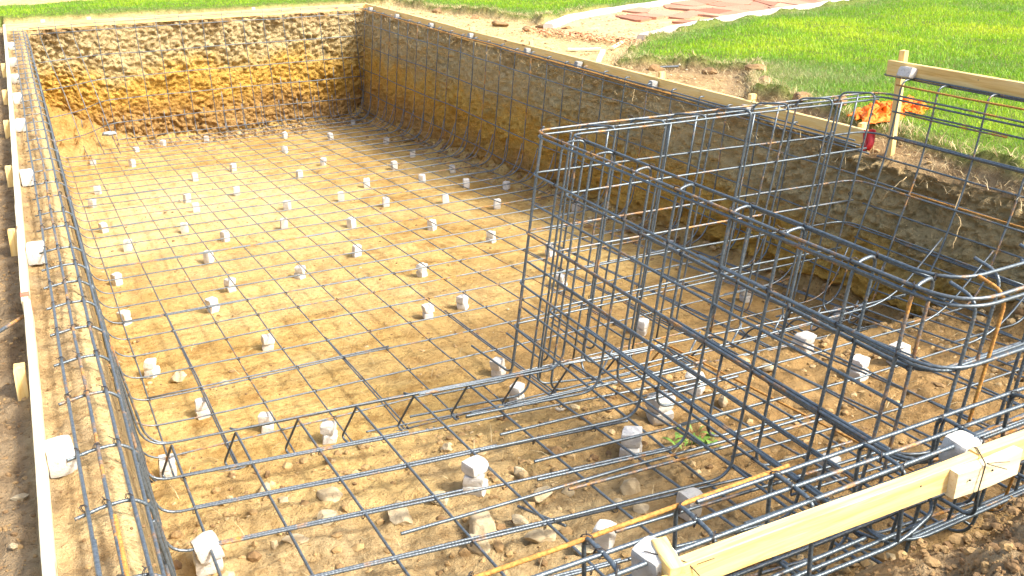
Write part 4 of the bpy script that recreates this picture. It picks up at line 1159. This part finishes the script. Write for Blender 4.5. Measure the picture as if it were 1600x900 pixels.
# ------------------------------------------------------------------ gravel, clods
def scatter(name, n, sampler, sizes, tints, seed, mat='gravel', sub=1, nz=.10):
    rs = np.random.default_rng(seed)
    xy, zz = sampler(rs, n); n = len(xy)
    s = sizes[0] * (sizes[1] / sizes[0]) ** (rs.random(n) ** 2.2)
    base = [rock_verts(sub, seed * 10 + i, 6, .6, .95, nz) for i in range(6)]
    F = IC[sub][1]; nv = len(base[0])
    V = np.zeros((n, nv, 3)); T = np.zeros((n, nv))
    kind = rs.integers(0, 6, n)
    a = rs.uniform(0, 6.28, n)
    for k in range(6):
        m = kind == k; c = m.sum()
        if not c: continue
        b = base[k][None] * np.stack([rs.uniform(.8, 1.4, c), rs.uniform(.7, 1.1, c), rs.uniform(.45, .9, c)], -1)[:, None, :] * s[m][:, None, None]
        ca, sa = np.cos(a[m])[:, None], np.sin(a[m])[:, None]
        V[m] = np.stack([b[..., 0] * ca - b[..., 1] * sa, b[..., 0] * sa + b[..., 1] * ca, b[..., 2]], -1)
    V += np.stack([xy[:, 0], xy[:, 1], zz + s * .04], -1)[:, None, :]
    T += np.clip(rs.normal(tints[0], tints[1], n), 0, 1)[:, None]
    fc = (F[None] + (np.arange(n) * nv)[:, None, None]).reshape(-1, 3)
    me = fast_mesh(name, V.reshape(-1, 3), fc, None, (M[mat],), False, {'tint': T.ravel()})
    return tag(link(name, me), kind='stuff')


def floor_np(x, y):
    near = sstep(4.9, 3.6, y)
    z = soil(x, y) + .013 * fbm(x * 1.7, y * 1.7, .2, 4) + (.010 + .020 * near) * fbm(x * 6, y * 6, .9, 4) + (.004 + .010 * near) * fbm(x * 21, y * 21, 1.9, 3)
    return z - .012 * (1 - near) * np.clip(fbm(x * 3.1, y * 3.1, 5.5, 2) - .25, 0, 1)


def s_near(rs, n):
    x = rs.uniform(.16, 5.1, n); y = 2.0 + rs.random(n) ** 1.1 * 2.4
    keep = (fbm(x * 1.6, y * 1.6, 12, 3) + .35 > rs.random(n) * 1.0)
    x, y = x[keep], y[keep]
    return np.stack([x, y], -1), floor_np(x, y)


def s_deep(rs, n):
    x = rs.uniform(.2, 5.15, n); y = 4.4 + rs.random(n) ** 1.5 * 11.7
    keep = (fbm(x * 1.1, y * 1.1, 14, 3) + .2 > rs.random(n) * 1.1) | (np.minimum(x - .2, 5.15 - x) < .25)
    x, y = x[keep], y[keep]
    return np.stack([x, y], -1), floor_np(x, y)


def s_foot(rs, n):
    h = n // 2
    x = np.concatenate([5.18 - np.abs(rs.normal(0, .16, h)), rs.uniform(.9, 5.1, n - h)]); y = np.concatenate([rs.uniform(2.3, 16.2, h), 16.3 - np.abs(rs.normal(0, .16, n - h))])
    return np.stack([x, y], -1), floor_np(x, y) + .16 * np.exp(-np.maximum(5.18 - x, 0) / .12) + .12 * np.exp(-np.maximum(16.32 - y, 0) / .14)


def s_top(rs, n):
    k = n // 3
    x = np.concatenate([rs.uniform(-.40, -.215, k), rs.uniform(-.165, .10, k // 2), rs.uniform(.9, 3.2, n - k - k // 2)])
    y = np.concatenate([1.2 + rs.random(k) ** 1.3 * 10, 1.3 + rs.random(k // 2) ** 1.3 * 12, rs.uniform(.75, 1.75, n - k - k // 2)])
    z, _ = ground_top(x, y)
    near = y < 1.76
    ny = 1.98 + .10 * fbm(x * 1.4, y * 0 + 2.0, 1.0, 3); sn = sstep(ny, ny - .62, y)
    z = np.where(near & (x > .2), floor_np(x, y) * (1 - sn) + z * sn, z)
    return np.stack([x, y], -1), z


def s_apron(rs, n):
    x = rs.uniform(5.5, 7.6, n); y = rs.uniform(3, 16.4, n)
    sd = lawn_sd(x, y); k = sd < .02
    x, y, sd = x[k], y[k], sd[k]
    z, _ = ground_top(x, y, sd)
    return np.stack([x, y], -1), z


scatter('gravel', 12000, s_near, (.003, .034), (.33, .17), 21)
scatter('gravel', 7500, s_deep, (.003, .020), (.26, .24), 22)
scatter('gravel', 2600, s_foot, (.006, .05), (.25, .18), 23)
scatter('gravel', 9000, s_top, (.0018, .013), (.14, .12), 24)
def s_heap(rs, n):
    x = rs.normal(2.45, .45, n); y = rs.normal(1.15, .22, n); k = (y < 1.5) & (x > 1.3) & (x < 3.6); x, y = x[k], y[k]
    z, _ = ground_top(x, y)
    return np.stack([x, y], -1), z


scatter('gravel', 5200, s_heap, (.003, .021), (.12, .12), 27, sub=2, nz=.32)
scatter('gravel', 5200, s_apron, (.004, .028), (.40, .22), 25)

SOD = [(6.33, 15.35, .20, 'brown sod clump by the lawn edge nearest the far corner'), (6.45, 14.15, .17, 'second torn sod clump along the lawn edge from the far corner'), (6.35, 13.0, .20, 'dark sod clump at the lawn edge behind the middle right board'),
       (6.45, 12.3, .16, 'sod clump lying just before the open end of the path'), (6.05, 8.62, .17, 'sod clump at the upper lip of the torn turf'), (6.40, 8.15, .15, 'sod clump along the middle of the torn turf lip'),
       (6.62, 7.65, .16, 'sod clump at the inner corner of the torn turf'), (6.3, 7.15, .14, 'sod clump on the near lip of the torn turf'), (5.93, 6.25, .15, 'dark sod clump in front of the lawn behind the cage rails'), (5.86, 5.75, .14, 'sod clump near the orange netting')]
for k, (x, y, s, lb) in enumerate(SOD):
    zt, _ = ground_top(np.array([x]), np.array([y]))
    rock(x, y, (s * .8, s * .5, s * .36), lb, 'stone_brown', 300 + k, .3, float(zt[0]) - .01, 'sod_clump', None, 'torn sod clumps along the lawn edge')['category'] = 'sod clump'

# ------------------------------------------------------------------ path
UP = np.array([(6.62, 12.05), (7.4, 12.80), (8.4, 13.33), (10.2, 13.98), (14, 15.25), (22, 17.8)])
LO = np.array([(7.05, 10.36), (8.0, 10.90), (9.48, 11.50), (10.96, 11.93), (12.57, 12.33), (20, 14.35)])


def along(P, t):
    d = np.concatenate([[0], np.cumsum(np.linalg.norm(np.diff(P, axis=0), axis=1))]); s = np.asarray(t) * d[-1]
    return np.stack([np.interp(s, d, P[:, 0]), np.interp(s, d, P[:, 1])], -1)


def kerb(P, label):
    p = along(P, np.linspace(0, 1, 70)); d = np.gradient(p, axis=0); d /= np.linalg.norm(d, axis=1)[:, None]; nrm = np.stack([-d[:, 1], d[:, 0]], -1)
    prof = [(-.075, -.12), (-.075, .0), (-.055, .022), (.055, .022), (.075, .0), (.075, -.12)]
    v = []; f = []
    for i in range(len(p)):
        for o_, z in prof: v.append((p[i, 0] + nrm[i, 0] * o_, p[i, 1] + nrm[i, 1] * o_, z + .004 * math.sin(i * 1.7)))
    for i in range(len(p) - 1):
        for j in range(5): f.append((i * 6 + j, i * 6 + j + 1, (i + 1) * 6 + j + 1, (i + 1) * 6 + j))
    f.append((0, 5, 4, 3, 2, 1)); k = (len(p) - 1) * 6; f.append(tuple(k + j for j in range(6)))
    o = link('path_kerb', raw_mesh('path_kerb', v, f, [M['kerb']], smooth=False)); tag(o, label, 'kerb', 'kerbs of the flagstone path', 'structure')


kerb(UP, 'pale kerb on the far side of the flagstone path'); kerb(LO, 'pale kerb on the near side of the flagstone path')


def path():
    rs = np.random.default_rng(8)
    ns, ntt = 34, 5
    V, T, Q = [], [], []
    # bed
    t = np.linspace(0, 1, 60); a, c = along(UP, t), along(LO, t)
    nb = 14
    bed = np.stack([a + (c - a) * k / (nb - 1) for k in range(nb)], 1)
    bz = -.045 + .012 * fbm(bed[..., 0] * 4, bed[..., 1] * 4, 1, 3)
    bv = np.concatenate([bed, bz[..., None]], -1).reshape(-1, 3)
    idx = np.arange(60 * nb).reshape(60, nb)
    bq = np.stack([idx[:-1, :-1], idx[:-1, 1:], idx[1:, 1:], idx[1:, :-1]], -1).reshape(-1, 4)
    me = fast_mesh('path', bv, None, bq, (M['chips'],), True, {'tint': np.clip(.48 + .35 * fbm(bv[:, 0] * 3, bv[:, 1] * 3, 2, 4), 0, 1)})
    tag(link('path', me), kind='structure')
    # paving: irregular slabs with jittered corners
    gs = np.linspace(.10, 1, ns); gt = np.linspace(.04, .96, ntt)
    S, Tt = np.meshgrid(gs, gt, indexing='ij')
    S = S + rs.uniform(-.46, .46, S.shape) * (gs[1] - gs[0]); Tt[:, 1:-1] += rs.uniform(-.36, .36, (ns, ntt - 2)) * (gt[1] - gt[0])
    k = 0
    for i in range(ns - 1):
        for j in range(ntt - 1):
            if gs[i] < .2 and rs.random() < .5 - gs[i]: continue
            c4 = np.array([[S[i, j], Tt[i, j]], [S[i + 1, j], Tt[i + 1, j]], [S[i + 1, j + 1], Tt[i + 1, j + 1]], [S[i, j + 1], Tt[i, j + 1]]])
            m = c4.mean(0); c4 = m + (c4 - m) * .975
            P2 = along(UP, c4[:, 0]) * (1 - c4[:, 1:]) + along(LO, c4[:, 0]) * c4[:, 1:]
            # cut corners to make irregular polygons
            pts = []
            for q in range(4):
                a_, b_, cc = P2[q - 1], P2[q], P2[(q + 1) % 4]
                cu = rs.uniform(.04, .22); pts += [b_ + (a_ - b_) * cu, b_ + (cc - b_) * rs.uniform(.04, .22)]
            z = -.022 + rs.uniform(-.008, .016); tl = rs.normal(size=2) * .010; mm = np.mean(pts, 0)
            top = [(p[0], p[1], z + tl @ (p - mm)) for p in pts]; bot = [(p[0], p[1], z - .05) for p in pts]
            V += top + bot; T += [np.clip(rs.normal(.55, .28), 0, 1)] * 16
            Q.append([k + q for q in range(8)][::-1]); Q += [(k + q, k + (q + 1) % 8, k + 8 + (q + 1) % 8, k + 8 + q) for q in range(8)]
            k += 16
    me = raw_mesh('flagstone_paving', V, [tuple(q) for q in Q], [M['flag']], smooth=False)
    at = me.attributes.new('tint', 'FLOAT', 'POINT'); at.data.foreach_set('value', np.array(T, dtype=np.float32))
    tag(link('flagstone_paving', me), kind='structure')


path()
for x, y, s, lb, sd in [(6.63, 12.18, (.16, .11, .06), 'reddish brown stone at the open end of the far kerb', 71), (6.82, 11.86, (.11, .08, .05), 'smaller red stone beside the end of the far kerb', 72), (7.12, 10.28, (.12, .10, .05), 'brown stone against the end of the near kerb', 73)]:
    rock(x, y, s, lb, 'stone_brown', sd, .3, -.06)


def s_chips(rs, n):
    t = rs.random(n) ** 1.6 * .3; r = rs.random(n)
    p = along(UP, t) * (1 - r[:, None]) + along(LO, t) * r[:, None]; p = p + rs.normal(size=p.shape) * .12 - np.array([.25, .1])
    return p, np.full(len(p), -.05)


scatter('gravel', 5200, s_chips, (.006, .03), (.4, .3), 26, 'chips')


# ------------------------------------------------------------------ grass
def in_view(x, y, z, m=30):
    px, py, d = project(np.stack([x, y, z], -1))
    return (d > .2) & (px > -m) & (px < 1600 + m) & (py > -m - 30) & (py < 900 + m)


def blades(name, x, y, z, L, W, tint, mat, lean=.5, seed=1):
    rs = np.random.default_rng(seed); n = len(x)
    a = rs.uniform(0, 6.28, n); ln = np.abs(rs.normal(lean, .28, n)); b = rs.uniform(0, 6.28, n)
    d = np.stack([np.cos(a) * ln, np.sin(a) * ln], -1); sd = np.stack([np.cos(b), np.sin(b)], -1)
    base = np.stack([x, y, z], -1); V = np.zeros((n, 5, 3))
    for k, (t, wd) in enumerate(((0, 1), (0, -1), (.55, .8), (.55, -.8), (1, 0))):
        off = t * t * .9 + t * .1
        V[:, k, :2] = base[:, :2] + d * (L * off)[:, None] + sd * (W * wd * .5)[:, None]
        V[:, k, 2] = z + L * t * (1 - .35 * ln * t)
    i = (np.arange(n) * 5)[:, None]
    q = i + np.array([0, 1, 3, 2]); tr = i + np.array([2, 3, 4])
    me = fast_mesh(name, V.reshape(-1, 3), tr, q, (M[mat],), True, {'tint': np.repeat(tint, 5)})
    return tag(link(name, me), kind='stuff')


def grass():
    rs = np.random.default_rng(33); out = []
    N = 1500000
    x = rs.uniform(-2, 17, N); y = rs.uniform(1.5, 22.5, N)
    d = np.hypot(x, y); k = rs.random(N) < np.clip((7.0 / d) ** 1.3, 0, 1)
    x, y = x[k], y[k]
    k = in_view(x, y, np.zeros_like(x)); x, y = x[k], y[k]
    sd = lawn_sd(x, y); thin = sstep(-.03, .30, sd)
    patch = fbm(x * .9, y * .9, 6.6, 4)
    k = (sd > -.01) & (rs.random(len(x)) < .35 + .65 * thin)
    x, y, sd, patch = x[k], y[k], sd[k], patch[k]
    z, _ = ground_top(x, y, sd)
    d = np.hypot(x, y)
    L = rs.uniform(.026, .055, len(x)) * (.75 + .5 * sstep(0, .8, sd)); W = rs.uniform(.003, .0052, len(x)) * np.clip(d / 8, .8, 1.7)
    band = np.sin(x * .55 + y * .95 + 1.2 * fbm(x * .3, y * .3, 2.0, 2))
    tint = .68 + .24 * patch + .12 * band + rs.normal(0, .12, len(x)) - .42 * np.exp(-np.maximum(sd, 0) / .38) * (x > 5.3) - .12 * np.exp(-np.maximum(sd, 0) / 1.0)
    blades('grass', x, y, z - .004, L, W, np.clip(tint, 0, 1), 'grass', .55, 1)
    # straw and torn turf along the cut edge
    n = 120000
    x = rs.uniform(5.45, 8.0, n); y = rs.uniform(2.6, 17.3, n); sd = lawn_sd(x, y)
    k = (sd > -.30) & (sd < .18) & (rs.random(n) < np.exp(-np.abs(sd - .04) / .09)); x, y, sd = x[k], y[k], sd[k]
    k = in_view(x, y, np.zeros_like(x)); x, y, sd = x[k], y[k], sd[k]
    z, _ = ground_top(x, y, sd)
    blades('straw', x, y, z, rs.uniform(.03, .10, len(x)), rs.uniform(.0025, .005, len(x)), np.clip(rs.normal(.5, .28, len(x)), 0, 1), 'straw', 1.1, 2)


grass()


def litter():
    rs = np.random.default_rng(44)
    n = 1500
    x = rs.uniform(.2, 5.0, n); y = 2.1 + rs.random(n) ** 1.6 * 9; z = floor_np(x, y) + .006
    k = rs.random(n) < .35; x, y, z = x[k], y[k], z[k]
    blades('straw', x, y, z, rs.uniform(.02, .09, len(x)), rs.uniform(.0018, .0035, len(x)), np.clip(rs.normal(.8, .2, len(x)), 0, 1), 'straw', 1.9, 5)
    n = 900
    x = rs.uniform(5.18, 5.5, n); y = rs.uniform(2.5, 16.4, n); z = -.12 + rs.uniform(-.12, .02, n)
    blades('straw', x - .02, y, z, rs.uniform(.03, .10, n), rs.uniform(.002, .004, n), np.clip(rs.normal(.5, .3, n), 0, 1), 'straw', 1.3, 6)


litter()
